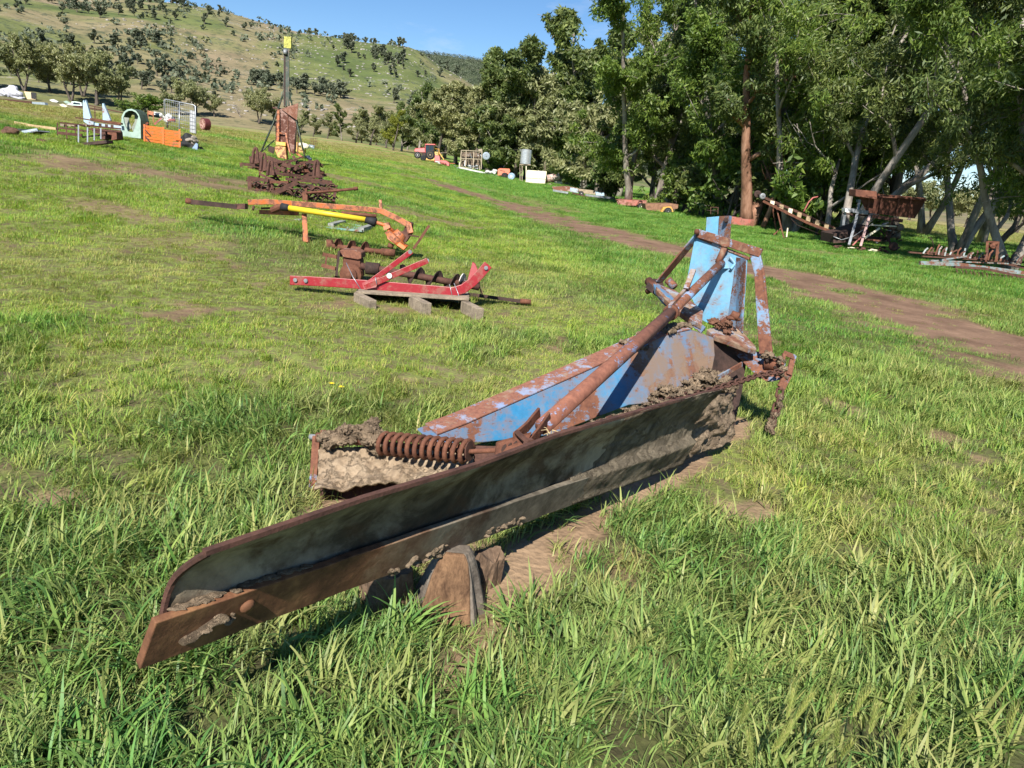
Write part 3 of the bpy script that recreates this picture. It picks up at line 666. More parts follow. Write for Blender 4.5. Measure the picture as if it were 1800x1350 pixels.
q = MB(); q.prism([W_(1317, 445, .02), W_(1334, 440, .02), W_(1343, 480, .04), W_(1357, 622, .1), W_(1334, 622, .1), W_(1325, 480, .04)], -hn*.02); q.build('brace_arm', m_paint('rusty_arm', (.10, .30, .54), .55, 6, fade=.3), gb, False, .004)
# turntable halves
tc_ = P(1240, 570, 4.85)
def disc(pts, d0, th_, mat, name):
    q_ = MB(); q_.prism([P(x, y, d) for x, y, d in pts], np.array(th_)); return q_.build(name, mat, gb, False, .004)
TTM = m_paint('scraped_plate', (.25, .33, .48), .55, 8, fade=.7, dusty=.55)
disc([(1150, 495, 5.25), (1166, 503, 5.32), (1185, 509, 5.30), (1212, 526, 5.2), (1236, 546, 5.05), (1234, 571, 4.75), (1205, 556, 4.85), (1172, 528, 5.0), (1155, 510, 5.12)], 0, (0, .012, -.035), TTM, 'turntable_plate')
disc([(1243, 579, 4.72), (1262, 571, 4.85), (1285, 570, 4.88), (1310, 588, 4.82), (1328, 608, 4.72), (1330, 615, 4.66), (1315, 612, 4.62), (1280, 598, 4.62), (1255, 590, 4.65)], 0, (0, .012, -.035), TTM, 'turntable_plate')
q = MB(); q.prism([P(1148, 499, 5.2), P(1160, 500, 5.25), P(1240, 575, 4.8), P(1232, 585, 4.75), P(1163, 532, 5.1), P(1150, 515, 5.2)], np.array([.01, .02, -.01])); q.build('turntable_skirt', BLUE, gb)
# hub mud and bolts on turntable
lumpy('mud_clod', [P(1238, 560, 4.78), P(1275, 570, 4.72), P(1282, 578, 4.7)], m_mud('red_mud', (.13, .06, .04), (.27, .14, .09), 9), gb, (.016, .035), 26, (1.2, 1, .6))
q = MB(); q.tube([P(1268, 568, 4.72), P(1292, 553, 4.72)], .018, 10); q.tube([P(1286, 552, 4.72), P(1299, 557, 4.7)], .026, 10); q.build('king_bolt', RUST, gb, True)
q = MB(); q.tube([P(1278, 558, 4.70), P(1300, 562, 4.72)], .012, 8); q.build('bolt', RUST, gb, True)
# lower hitch bracket
q = MB(); q.prism([P(1279, 609, 4.80), P(1326, 619, 4.80), P(1354, 622, 4.72), P(1381, 640, 4.66), P(1372, 668, 4.64), P(1350, 672, 4.66), P(1329, 660, 4.70)], np.array([.012, .03, 0])); hb = q.build('hitch_bracket', BLUE, gb, False, .003)
for (x, y) in ((1348, 633), (1347, 660), (1362, 645)):
    q = MB(); q.lathe(P(x, y, 4.66), [.1, -1, 0], [(0, .012), (.012, .012), (.014, .004)], 6); q.build('bolt', DARK, hb)
q = MB(); q.tube([P(1345, 640, 4.72), P(1378, 640, 4.66)], .045, 12); q.build('hitch_pin', RUST, gb, True)
lumpy('mud_clod', [P(1342, 625, 4.66), P(1378, 630, 4.60), P(1374, 665, 4.60)], MUD, hb, (.01, .024), 30)
q = MB()                                                        # shackle strap
for a, b2, w in ((c1(955, 835), c1(1018, 860), .03), (c1(1012, 850), c1(985, 960), .035), (c1(958, 840), c1(950, 905), .02), (c1(985, 950), c1(940, 1035), .055)):
    q.beam(P(*a, 4.62), P(*b2, 4.60), w, .02, (0, 1, 0))
sh = q.build('shackle_strap', m_paint('strap_paint', (.10, .30, .6), .72, 12), gb, False, .003)
q = MB(); q.tube([P(1140, 494, 5.5), P(1150, 505, 5.42), P(1158, 512, 5.36)], .035, 10); q.tube([P(1137, 513, 5.44), P(1146, 508, 5.40)], .022, 8); q.build('hitch_pin', RUST, gb, True)
q = MB(); q.tube([P(1174, 492, 5.35), P(1186, 505, 5.32)], .03, 10); q.build('hitch_pin', BLUES, gb, True)
q = MB(); q.prism([P(1143, 490, 5.46), P(1160, 490, 5.46), P(1168, 530, 5.3), P(1150, 518, 5.3), P(1134, 505, 5.42)], np.array([.02, .012, 0])); q.build('hitch_bracket', DARK, gb)
# ---- tilt pipe
pa = P(963, 742, 3.05); pb = P(1181, 548, 4.45); pc = P(1268, 463, 5.0)
dd_ = nrm(pb-pa)
q = MB(); q.tube([pa-dd_*.05, pa*.5+pb*.5, pb], [.037, .037, .037], 18); pipe = q.build('tilt_pipe', m_paint('pipe_paint', (.12, .30, .62), .80, 4, fade=.4, dark=(.12, .045, .03), light=(.26, .105, .065)), gb, True)
q = MB(); q.tube([pb-dd_*.05, pc], [.030, .030], 16); q.build('inner_pipe', m_paint('pipe_paint2', (.14, .33, .62), .55, 7, fade=.5), pipe, True)
q = MB(); q.lathe(pb-dd_*.03, dd_, [(0, .038), (.002, .050), (.02, .050), (.022, .036)], 18); q.lathe(pb+dd_*.0, dd_, [(0, .036), (.001, .044), (.012, .044), (.013, .03)], 18); q.build('collar', RUST, pipe, True)
q = MB(); q.beam(P(1177, 540, 4.40), P(1210, 505, 4.65), .02, .035); q.beam(P(1206, 508, 4.58), P(1219, 474, 4.62), .035, .022); q.build('adjusting_lug', TTM, pipe, False, .003)
q = MB(); q.tube([P(1262, 462, 4.98), P(1274, 434, 4.98)], .022, 10); q.lathe(P(1274, 434, 4.98), [0, 0, 1], [(0, .03), (.012, .03), (.02, .012)], 10); q.build('top_pin', BLUES, pipe, True)
q = MB(); q.prism([P(1262, 455, 5.0), P(1290, 452, 5.06), P(1303, 460, 5.08), P(1295, 472, 5.04), P(1266, 472, 4.98)], np.array([0, .03, -.01])); q.tube([P(1283, 452, 5.0), P(1292, 464, 4.99), P(1284, 473, 4.98)], .012, 8); q.build('top_clevis', BLUEL, gb, False, .003)
# fork on the lower end
q = MB(); fk = pa
for (x0, y0, x1, y1, x2, y2, dz) in ((948, 724, 925, 752, 903, 770, .03), (966, 732, 945, 762, 922, 789, -.05)):
    q.beam(P(x0, y0, 3.06+dz), P(x1, y1, 2.98+dz), .012, .05, (0, 0, 1)); q.beam(P(x1, y1, 2.98+dz), P(x2, y2, 2.90+dz), .012, .05, (0, 0, 1))
fork = q.build('fork_strap', RUST, gb, False, .003)
q = MB(); q.lathe(P(928, 778, 2.80), [.5, -.8, -.1], [(-.09, .012), (0, .012), (.001, .024), (.018, .024), (.02, .01)], 6); q.build('bolt', RUST2, fork)
bx = [P(*c4(90, 842), 2.90), P(*c4(322, 775), 2.86), P(*c4(296, 830), 2.85), P(*c4(262, 905), 2.83), P(*c4(240, 890), 2.83), P(*c4(75, 958), 2.88)]
q = MB(); q.prism(bx, np.array([-.005, .014, 0])); lp = q.build('slotted_plate', RUST, gb, False, .002)
q = MB(); q.prism([P(*c4(90, 842), 2.90), P(*c4(322, 775), 2.86), P(*c4(322, 775), 2.93), P(*c4(95, 838), 2.97)], np.array([0, .0, .008])); q.build('plate_lip', RUST, lp)
q = MB()
for X, Y in ((136, 872), (174, 862), (210, 850), (246, 838)):
    ce = P(*c4(X, Y), 2.868); ax = nrm(CAM-ce)
    q.prism([ce+np.array([math.cos(t)*.0075+.006*math.sin(t), 0, math.sin(t)*.017]) for t in np.linspace(0, 2*PI, 13)[:-1]], np.array([0, .004, 0]))
q.build('slot', DARK, lp)
# spring, rod, muddy arm, foot
s0 = P(662, 778, 3.30); s1 = P(824, 794, 3.12)
q = MB(); q.helix(s0, s1,   .048, .0112, 12.5, 8, 16); spg = q.build('coil_spring', RUST, gb, True)
q = MB(); q.tube([P(640, 778, 3.32), s0, s1, P(875, 791, 2.97)], .011, 10); q.build('spring_rod', RUST, gb, True)
q = MB(); q.lathe(P(824, 793, 3.12), nrm(s1-s0), [(0, .01), (.001, .045), (.006, .045), (.007, .01)], 14); q.build('end_cup', RUST2, spg)
q = MB(); q.tube([P(556, 769, 3.32), P(600, 771, 3.32), P(668, 777, 3.31)], [.024, .024, .026], 12); arm = q.build('spring_arm', RUST, gb, True)
lumpy('mud_crust', [P(572, 772, 3.30), P(610, 768, 3.30), P(652, 762, 3.28), P(662, 776, 3.28)], MUD, arm, (.016, .034), 110, (1.2, 1, .8))
lumpy('mud_crust', [P(640, 757, 3.30), P(655, 750, 3.30)], MUD, arm, (.018, .03), 16)
q = MB(); q.tube([P(545, 768, 3.34), P(560, 769, 3.33)], .014, 10); q.build('pin', GREY, arm, True)
q = MB(); q.beam(P(557, 766, 3.33), P(549, 880, 3.30), .035, .03, (0, 1, 0)); q.beam(P(564, 764, 3.34), P(575, 764, 3.36), .03, .04, (0, 0, 1)); q.build('foot_post', m_paint('post_paint', (.1, .33, .6), .78, 8), gb, False, .003)
# muddy side plate behind the spring
pl = [P(563, 790, 3.36), P(700, 782, 3.46), P(880, 790, 3.42), P(880, 850, 3.30), P(745, 862, 3.28), P(562, 888, 3.28)]
a_, nn = plane3(pl[0], pl[2], pl[4]); nn = -nn if nn[1] > 0 else nn
q = MB(); q.prism([onplane(a_, nn, x, y) for x, y in ((563, 790), (700, 780), (900, 785), (900, 848), (745, 862), (562, 888))], -nn*.014); rear = q.build('rear_plate', RUST2, gb)
def rmud(u_, v_):
    x = 562+270*u_; yt = 792+0*u_; yb = 884-30*u_; y = yb+(yt-yb)*v_
    return onplane(a_, nn, x, y)+nn*(.008+.10*(1-v_)**1.6*(.3+1.3*float(fbm(x/100, v_, .35, 121, 4)))+.045*float(fbm(x/60, v_*1.5, .14, 123, 4)))
mudsheet('mud_cake', rmud, 90, 34, m_mud('sandy_mud', (.24, .17, .11), (.46, .35, .24), 8), rear, -nn*-.02)
# chain
chain_pts = [(962, 777, 2.97), (980, 768, 3.02), (1033, 750, 3.10), (1085, 734, 3.27), (1125, 721, 3.42), (1158, 708, 3.6), (1215, 693, 3.85), (1255, 684, 4.02), (1294, 672, 4.2), (1330, 661, 4.42), (1376, 652, 4.6)]
def linkmesh(r, L, t_, name):
    q_ = MB(); pth = []
    for k in range(12):
        a = 2*PI*k/12; pth.append((math.cos(a)*(r)+ (L/2-r)*(1 if math.cos(a) > 0 else -1), math.sin(a)*r, 0))
    n_ = len(pth); vs = []
    for k in range(n_):
        p_ = np.array(pth[k]); d = np.array(pth[(k+1) % n_])-np.array(pth[k-1]); d /= np.linalg.norm(d); a = np.array([0, 0, 1.]); b3 = np.cross(d, a)
        for j in range(6): th_ = 2*PI*j/6; vs.append(p_+(a*math.cos(th_)+b3*math.sin(th_))*t_)
    fs = [(k*6+j, k*6+(j+1) % 6, ((k+1) % n_)*6+(j+1) % 6, ((k+1) % n_)*6+j) for k in range(n_) for j in range(6)]
    me_ = bpy.data.meshes.new(name); me_.from_pydata([tuple(v_) for v_ in vs], [], fs); me_.materials.append(RUST2); me_.polygons.foreach_set('use_smooth', [True]*len(fs)); return me_
def run_chain(pts, pitch, r, t_, parent):
    me_ = linkmesh(r, pitch+2.2*t_, t_, 'chain_link'); pts = [P(*p_) for p_ in pts]; cum = [0]
    for a, b2 in zip(pts[:-1], pts[1:]): cum.append(cum[-1]+np.linalg.norm(b2-a))
    n_ = int(cum[-1]/pitch); o0 = Vector(parent['_o'])
    for k in range(n_):
        s = (k+.5)*pitch; j = max(i for i in range(len(cum)) if cum[i] <= s); j = min(j, len(pts)-2); f = (s-cum[j])/(cum[j+1]-cum[j]); p_ = pts[j]*(1-f)+pts[j+1]*f; d = Vector(nrm(pts[j+1]-pts[j]))
        o = bpy.data.objects.new('chain_link', me_); COL.objects.link(o); o.parent = parent; o['_o'] = list(o0)
        rot = d.to_track_quat('X', 'Z').to_matrix() @ Matrix.Rotation(PI/2*(k % 2)+random.uniform(-.3, .3), 3, 'X')
        mm = rot.to_4x4(); mm.translation = Vector([float(c_) for c_ in p_])-o0; o.matrix_local = mm
ce = MB(); ce.tube([P(955, 780, 2.95), P(966, 775, 2.98)], .012, 8); ch = ce.build('chain', RUST2, gb, True)
run_chain(chain_pts, .042, .017, .0062, ch)
ce = MB(); ce.tube([P(1373, 680, 4.60), P(1371, 686, 4.60)], .012, 8); ch2 = ce.build('hanging_chain', RUST2, gb, True)
run_chain([(1372, 684, 4.6), (1365, 715, 4.6), (1354, 758, 4.6)], .05, .02, .0085, ch2)
lumpy('mud_crust', [P(1368, 700, 4.6), P(1354, 757, 4.6)], MUD, ch2, (.014, .026), 22, (1, 1, 1.3))
# dead grass caught on the bracket
q = MB(); g0 = P(970, 770, 2.92)
for i in range(22):
    e = g0+np.array([random.uniform(-.05, .05), random.uniform(-.04, .0), random.uniform(-.10, .05)]); mid = (g0+e)/2+np.array([random.uniform(-.02, .02), 0, .02]); q.tube([g0+rng.normal(0, .006, 3), mid, e], [.0022, .0018, .001], 4)
STRAW = m_plain('straw', (.52, .40, .22), .8); q.build('caught_straw', STRAW, gb)
# ---------------------------------------------------------------- wood blocks under the blade
def stump(bx, by, r, h, lean, label, rx=1., cut=None):
    p_, d = G(bx, by); e = empty('wood_block', p_, label, 'wood block', 'wood blocks under the grader blade'); q_ = MB(); n_ = 26
    prof_ = ((-.06, 1.3), (0, 1.22), (h*.3, 1.02), (h*.65, .80), (h*.88, .60), (h, .42)) if cut else ((-.06, 1.1), (0, 1.06), (h*.3, 1.02), (h*.65, 1.0), (h*.93, .96), (h, .86))
    fy = lambda zz: -r*(.80-.55*zz/h)
    for i, (zz, rr_) in enumerate(prof_):
        for k in range(n_):
            a = 2*PI*k/n_; rad = r*rr_*(1+.14*math.sin(3*a+1+bx)+.07*math.sin(7*a+i*.4)+.04*math.sin(13*a+i))
            x_, y_ = rad*math.cos(a)*rx, rad*math.sin(a)
            y_ = max(y_, fy(zz)) if cut else y_
            q_.v.append(tuple(p_+np.array([x_+lean*zz, y_+.02, zz+(.02*math.sin(2*a+bx) if i == 5 and not cut else 0)])))
    for i in range(5):
        for k in range(n_): q_.f.append((i*n_+k, i*n_+(k+1) % n_, (i+1)*n_+(k+1) % n_, (i+1)*n_+k))
    q_.f.append(tuple(range(5*n_, 6*n_))); o = q_.build('bark', STUMP if cut else m_wood('log_bark_%d' % bx, (.07, .045, .03), (.26, .17, .11)), e, False, .008)
    if cut:
        L_ = []; R_ = []
        for zz, rr_ in prof_[1:]:
            hw = math.sqrt(max((r*rr_*1.02)**2-fy(zz)**2, 1e-4)); L_.append(p_+np.array([-hw*1.06+lean*zz, fy(zz)+.012, zz])); R_.append(p_+np.array([hw*.80+lean*zz, fy(zz)+.012, zz]))
        f_ = MB().prism(L_+R_[::-1], np.array([0, .02, 0])); f_.build('cut_face', m_wood('split_wood', (.04, .02, .012), (.27, .155, .085), (5, 3, 2)), e, False, .006)
        f2 = MB(); 
        f2.prism([a_*.55+b_*.45+np.array([0, -.006, 0])+(np.array([0, 0, .0])) for a_, b_ in zip(L_[:4], R_[:4])]+[a_*.15+b_*.85+np.array([0, -.006, 0]) for a_, b_ in zip(L_[:4], R_[:4])][::-1], np.array([0, .01, 0]))
stump(790, 1078, .105, .24, .03, 'split brown log with a cut face propping up the blade', 1.0, True)
stump(848, 1028, .055, .12, .12, 'small grey wood offcut just right of the split log')
stump(672, 1066, .075, .15, 0, 'reddish log end in the grass left of the split log', 1.15)

# ================================================================ MACHINERY IN THE PADDOCK
class TH:
    def __init__(s, name, label, cat, base, cvt, sc_, group=None, dd=0):
        x, y = cvt(*base); p_, d = G(x, y); s.d = d+dd; s.c = cvt; s.s = sc_; s.e = empty(name, p_, label, cat, group); s.u = s.d/F/sc_
    def pt(s, q): return P(*s.c(q[0], q[1]), s.d+(q[2] if len(q) > 2 else 0))
    def bar(s, name, pts, w, mat, dep=None, par=None, bev=0):
        """flat or square bar through points; w = visible width in crop pixels, dep = depth in metres"""
        q_ = MB(); P3 = [s.pt(p_) for p_ in pts]; w = w*s.u; dep = dep or w
        for a, b2 in zip(P3[:-1], P3[1:]):
            d = nrm(b2-a); up = np.cross(d, nrm((a+b2)/2-CAM)); up = up if np.linalg.norm(up) > .05 else np.array([0, 0, 1.])
            e_ = d*w*.35 if len(P3) > 2 else d*0
            q_.beam(a-e_*.5, b2+e_*.5, dep, w, nrm(up))
        return q_.build(name, mat, par or s.e, False, bev)
    def tube(s, name, pts, w, mat, par=None, n=8, taper=1.0):
        P3 = [s.pt(p_) for p_ in pts]; r_ = w*s.u/2; rs = [r_*(1+(taper-1)*i/(len(P3)-1)) for i in range(len(P3))]
        return MB().tube(P3, rs, n).build(name, mat, par or s.e, True)
    def poly(s, name, pts, dep, mat, par=None, bev=0, dirn=(0, 1, 0)):
        dz = [q[2] if len(q) > 2 else 0 for q in pts]
        return MB().prism([s.pt(p_) for p_ in pts], np.array(dirn, float)*dep).build(name, mat, par or s.e, False, bev)
    def quadbox(s, name, x0, y0, x1, y1, dep, mat, par=None, dz=0, bev=.0, lean=.05):
        h_ = y1-y0
        return s.poly(name, [(x0+lean*h_, y0, dz), (x1+lean*h_, y0+.1*(x1-x0)*1, dz), (x1, y1+.1*(x1-x0), dz), (x0, y1, dz)], dep, mat, par, bev)
    def wheel(s, name, X, Y, R, dep, tyre=None, rim=None, ax=(.1, -1, 0), dz=0, par=None):
        r_ = R*s.u; c_ = s.pt((X, Y, dz)); ax = nrm(ax); w = dep
        o = MB().lathe(c_+ax*(-w/2), ax, [(0, r_*.55), (.001, r_*.86), (w*.15, r_), (w*.85, r_), (w, r_*.86), (w+.001, r_*.55)], 18).build(name, tyre or BLACK, par or s.e, True)
        MB().lathe(c_+ax*(-w*.35), ax, [(0, r_*.1), (.001, r_*.56), (w*.86, r_*.56), (w*.80, r_*.2), (w*.95, r_*.16), (w*.96, .001)], 14).build('rim', rim or WHITE, o, False)
        return o
    def blob(s, name, pts, mat, rad, n=14, sq=(1, 1, .7), par=None):
        q_ = MB(); P3 = [s.pt(p_) for p_ in pts]; r_ = rad*s.u
        for i in range(n):
            k = random.uniform(0, max(len(P3)-1.001, 0)); j = int(k); a = P3[j]; b2 = P3[min(j+1, len(P3)-1)]; c_ = a+(b2-a)*(k-j)
            q_.sphere(c_+rng.normal(0, r_*.35, 3), r_*random.uniform(.5, 1)*sq[0], r_*random.uniform(.5, 1)*sq[1], r_*random.uniform(.5, 1)*sq[2], 8, 5, .25)
        o = q_.build(name, mat, par or s.e, False); md = o.modifiers.new('fuse', 'REMESH'); md.mode = 'VOXEL'; md.voxel_size = max(r_*.16, .012); return o
cR = cv(320, 320, 2.8125); cH = cv(400, 50, 4.218); cL = cv(0, 120, 4.5); cM = cv(720, 230, 6.207); cT = cv(700, 220, 2.8125); cC = cv(1280, 280, 3.4615)
# ---- pallet with the post-hole auger and the red lift frame
t = TH('wooden_pallet', 'low weathered timber pallet under the red frame and auger', 'pallet', (1150, 620), cR, 2.8125)
for X, Y, X2, Y2 in ((900, 590, 985, 590), (1165, 600, 1190, 600), (1430, 625, 1460, 640)):
    pass
for X, Y in ((868, 578), (1140, 592), (1398, 618)):
    a = t.pt((X, Y+10, .05)); q = MB(); q.beam(a, a+np.array([.42, .95, 0])*0+np.array([-.0, .95, 0.0]), .09, .11, (0, 0, 1)); 
    q = MB(); f0 = t.pt((X, Y, 0)); f1 = t.pt((X+75, Y+38, -.30)); q.beam(f0, f1, .085, .13, (0, 0, 1)); q.build('stringer', WOOD, t.e, False, .006)
    q = MB(); q.beam(f0+np.array([0, 0, 0]), f0+np.array([-.06, .5, -.02]), .085, .12, (0, 0, 1)); q.build('stringer', WOOD, t.e, False, .006)
for k in range(5):
    a = t.pt((868, 541, .02))+np.array([-.06, .50, -.02])*(k/4.); b2 = t.pt((1420, 577, .02))+np.array([-.06, .50, -.02])*(k/4.)
    q = MB(); q.beam(a, b2, .12, .025, (0, 0, 1)); q.build('plank', WOOD, t.e, False, .003)
t = TH('red_lift_frame', 'glossy red curved lift frame with two prongs lying across the auger', 'lift frame', (1000, 590), cR, 2.8125)
main = t.bar('curved_beam', [(545, 486), (620, 489), (760, 497), (1000, 515), (1270, 537)], 46, RED, .07, bev=.006)
t.bar('curved_beam_end', [(1268, 537), (1340, 543), (1390, 528), (1435, 495), (1472, 458), (1508, 415)], 46, RED, .07, bev=.006)
t.poly('web_plate', [(1412, 480), (1436, 395), (1450, 405), (1464, 440), (1460, 480), (1425, 500)], .03, RED, bev=.002)
t.bar('prong', [(930, 495, .10), (1135, 342, .12)], 26, RED, .05, bev=.004); t.bar('prong', [(905, 520, -.05), (1215, 388, -.05)], 28, RED, .05, bev=.004)
t.poly('gusset', [(890, 500, -.07), (930, 480, -.07), (975, 470, -.07), (960, 520, -.07), (900, 532, -.07)], .02, RED)
for X, Y in ((560, 484), (612, 487), (1128, 346), (1213, 388), (1503, 424)):
    q = MB(); q.lathe(t.pt((X, Y, -.045)), [0, -1, 0], [(0, .022), (.012, .022), (.013, .008)], 10); q.build('pivot_bush', GREY, main)
q = MB(); q.lathe(t.pt((1025, 463, -.085)), [0, -1, 0], [(0, .03), (.006, .03), (.007, .001)], 14); q.build('round_sticker', WHITE, main)
for pts in ([(812, 400, .1), (845, 470, -.05), (885, 532, -.05)], [(1322, 505, -.05), (1335, 560, -.05)], [(1345, 500, -.05), (1368, 560, -.05), (1368, 600, -.04)], [(955, 470, -.1), (962, 505, -.1)]):
    t.tube('wire_tie', pts, 4, GALV, n=5)
t = TH('post_hole_auger', 'rusty post hole auger with gearbox and dark spiral flights on the timber pallet', 'auger', (1150, 560), cR, 2.8125, dd=.18)
t.tube('shaft', [(885, 415), (1470, 520)], 34, RUST2, n=10)
a, b2 = t.pt((1075, 455)), t.pt((1490, 525))
q = MB(); q.flight(a, b2, .03, .125, 4.6, 14, .008, 1.2); q.build('spiral_flight', DARK, t.e)
q = MB(); q.flight(t.pt((1370, 500)), t.pt((1400, 506)), .03, .135, .55, 12, .01, .3); q.build('worn_flight', m_paint('chalky', (.6, .57, .54), .4, 9, fade=0), t.e)
t.tube('shaft_collar', [(910, 425), (975, 432)], 62, DARK, n=12)
gbx = t.poly('gearbox_guard', [(780, 335), (862, 337), (886, 350), (886, 380), (868, 384), (775, 368)], .22, m_paint('gearbox_rust', (.45, .35, .3), .8, 6, fade=0), bev=.01)
t.poly('gearbox', [(795, 370, .03), (880, 384, .03), (885, 470, .03), (870, 482, .03), (790, 470, .03)], .2, RUST, bev=.012)
q = MB(); q.lathe(t.pt((838, 455, .03)), [0, -1, 0], [(0, .14), (.06, .13), (.07, .085), (.10, .085), (.11, .04), (.14, .035), (.15, .001)], 16); q.build('drive_flange', RUST, t.e)
t.bar('side_plate', [(776, 345), (762, 468)], 12, DARK, .16)
t.bar('yoke_arm', [(702, 358, .1), (770, 372, 0)], 18, RUST, .05); t.bar('yoke_arm', [(692, 412, -.05), (760, 428, -.05)], 18, RUST, .05); t.bar('yoke_arm', [(716, 360, .05), (708, 418, 0)], 9, RUST, .03)
t = TH('rusty_auger', 'rust brown auger lying on the grass behind the red frame', 'auger', (900, 365), cR, 2.8125)
t.tube('shaft', [(715, 315), (1050, 352)], 26, RUST, n=10); t.tube('coupling', [(985, 345), (1052, 352)], 38, RUST, n=10)
q = MB(); q.flight(t.pt((760, 322)), t.pt((945, 345)), .03, .14, 2.8, 14, .01, .6); q.build('spiral_flight', RUST, t.e)
t.poly('end_bracket', [(712, 285), (735, 290), (745, 310), (740, 345), (715, 335)], .1, RUST)
t = TH('steel_bar', 'thin dark steel bar lying on the grass right of the pallet', 'steel bar', (1600, 605), cR, 2.8125)
t.bar('bar', [(1425, 556), (1680, 590)], 17, DARK, .04); t.tube('bar_end', [(1672, 588), (1725, 594)], 26, RUST)
# ---- orange digger frame with yellow drive shaft
t = TH('post_hole_digger', 'long orange rusty digger boom with a bright yellow drive shaft', 'post hole digger', (612, 303), cR, 2.8125)
bo = t.bar('boom', [(335, 100, .1), (420, 97, .08), (560, 107, .03), (760, 122), (930, 136), (985, 143)], 26, RUSTO, .08, bev=.006)
t.bar('boom_head', [(982, 141), (1060, 178), (1120, 212), (1130, 250)], 28, RUSTO, .08, bev=.006)
t.tube('boom_tube', [(790, 152), (960, 168)], 18, RUST); t.poly('lug', [(972, 88), (986, 88), (990, 130), (976, 128)], .03, RUSTO)
t.bar('lower_link', [(40, 97, .25), (275, 123, .12)], 24, DARK, .06); t.tube('link_end', [(22, 92, .25), (50, 98, .25)], 30, RUST); t.poly('link_yoke', [(262, 108, .1), (310, 108, .1), (312, 135, .08), (264, 134, .1)], .12, RUST2)
t.tube('link_pin', [(355, 118), (350, 140)], 12, RUST2); t.bar('rear_bar', [(385, 148, .3), (575, 155, .3)], 22, RUSTO, .08); t.bar('rear_strut', [(395, 130, .3), (470, 128, .2)], 10, RUST2, .05)
q = MB(); q.tube([t.pt((445, 140, -.02)), t.pt((478, 125, -.06)), t.pt((492, 118, -.06))], [.05, .06, .03], 10); q.build('universal_joint', RUST, t.e)
ys = t.tube('drive_shaft_guard', [(528, 128, -.1), (912, 187, -.1)], 27, YEL, n=14); t.tube('guard_cone', [(493, 122, -.08), (530, 128, -.1)], 38, BLACK, n=12, taper=.85, par=ys)
t.tube('guard_cone', [(908, 186, -.1), (930, 192, -.1), (958, 200, -.1)], 30, BLACK, n=12, taper=1.5, par=ys); t.tube('shaft_end', [(950, 195, -.1), (1010, 218, -.05), (1050, 245, 0)], 18, RUSTO)
t.poly('joint_yoke', [(990, 205, -.08), (1020, 200, -.08), (1030, 225, -.08), (1000, 240, -.08)], .08, RUSTO)
t.bar('stand_leg', [(604, 158), (612, 300)], 24, RUSTO, .08, bev=.005); t.poly('foot', [(592, 272), (628, 274), (630, 306), (594, 304)], .1, RUST)
hd_ = t.poly('gearbox_bracket', [(1050, 260), (1095, 240), (1110, 195), (1138, 205), (1132, 260), (1105, 300), (1078, 285)], .16, RUST2, bev=.01)
q = MB(); q.lathe(t.pt((1045, 300, .05)), nrm(t.pt((1090, 255, .0))-t.pt((1030, 320, .02))), [(0, .10), (.02, .20), (.10, .20), (.12, .12), (.2, .10), (.21, .01)], 20); q.build('gearbox_housing', RUSTO, hd_)
t.poly('base_plate', [(1010, 262, -.12), (1022, 256, -.12), (1108, 322, -.12), (1095, 336, -.12), (1015, 282, -.12)], .25, BRIGHTO, bev=.006); t.tube('output_hub', [(1035, 305), (1028, 325)], 30, RUST)
t.bar('control_lever', [(1220, 217, .05), (1172, 290, .02), (1145, 328, 0)], 13, RUST, .03); t.bar('lever_link', [(1120, 262), (1172, 270)], 7, RUST2, .02)
t = TH('teal_pallet', 'faded teal painted pallet lying under the orange digger boom', 'pallet', (860, 245), cR, 2.8125)
for k in range(5): t.bar('plank', [(552, 176+k*9, .9-.25*k), (893, 218+k*6, .9-.25*k)], 9, TEAL, .12)
for X, Y in ((568, 195), (735, 215), (885, 236)): t.poly('block', [(X-14, Y-12), (X+14, Y-9), (X+14, Y+18), (X-14, Y+14)], .9, m_wood('grey_wood', (.14, .14, .13), (.33, .34, .31)))
t = TH('rusty_auger', 'rust brown auger resting on the teal pallet', 'auger', (800, 195), cR, 2.8125, dd=.3)
t.tube('shaft', [(635, 160), (950, 178)], 16, RUST2); q = MB(); q.flight(t.pt((650, 160)), t.pt((930, 177)), .02, .10, 3.6, 12, .01); q.build('spiral_flight', RUST, t.e)
# ---- rusty cultivator pile
t = TH('rusty_cultivator', 'dark rusty tined cultivator in front of the tall mast', 'cultivator', (560, 1280), cH, 4.218)
R2_ = RUST2
for i, (pts, w) in enumerate([([(160, 1100), (165, 1200)], 26), ([(165, 1105), (305, 1130)], 24), ([(180, 1195), (320, 1215)], 22), ([(320, 1235, -.2), (515, 1140, 0)], 34), ([(330, 1225), (345, 1265)], 28),
        ([(430, 1115), (770, 1150, .2)], 20), ([(410, 1085), (520, 1090, .2)], 18), ([(765, 1145, .3), (768, 1190, .2)], 18), ([(560, 1170, .1), (770, 1195, .2)], 26), ([(800, 1200), (785, 1285, -.1)], 22),
        ([(190, 1010, .3), (300, 1030, .3)], 18), ([(340, 1075, .2), (505, 1085, .2)], 16), ([(240, 1080, .2), (430, 1170, 0)], 18), ([(345, 1015, .5), (430, 1060, .3)], 22), ([(470, 1135, .1), (660, 1060, .4)], 16)]):
    t.bar('frame_bar', pts, w, R2_, .06)
for i in range(34):
    X = random.uniform(180, 740); Y = random.uniform(1090, 1255); a = random.choice((random.uniform(-.25, .25), random.uniform(1.2, 1.9))); l_ = random.uniform(40, 110); t.bar('frame_bar', [(X-l_*math.cos(a), Y-l_*.4*math.sin(a), random.uniform(0, .7)), (X+l_*math.cos(a), Y+l_*.4*math.sin(a), random.uniform(0, .7))], random.uniform(9, 20), random.choice((RUST2, RUST, RUST2)), .06)
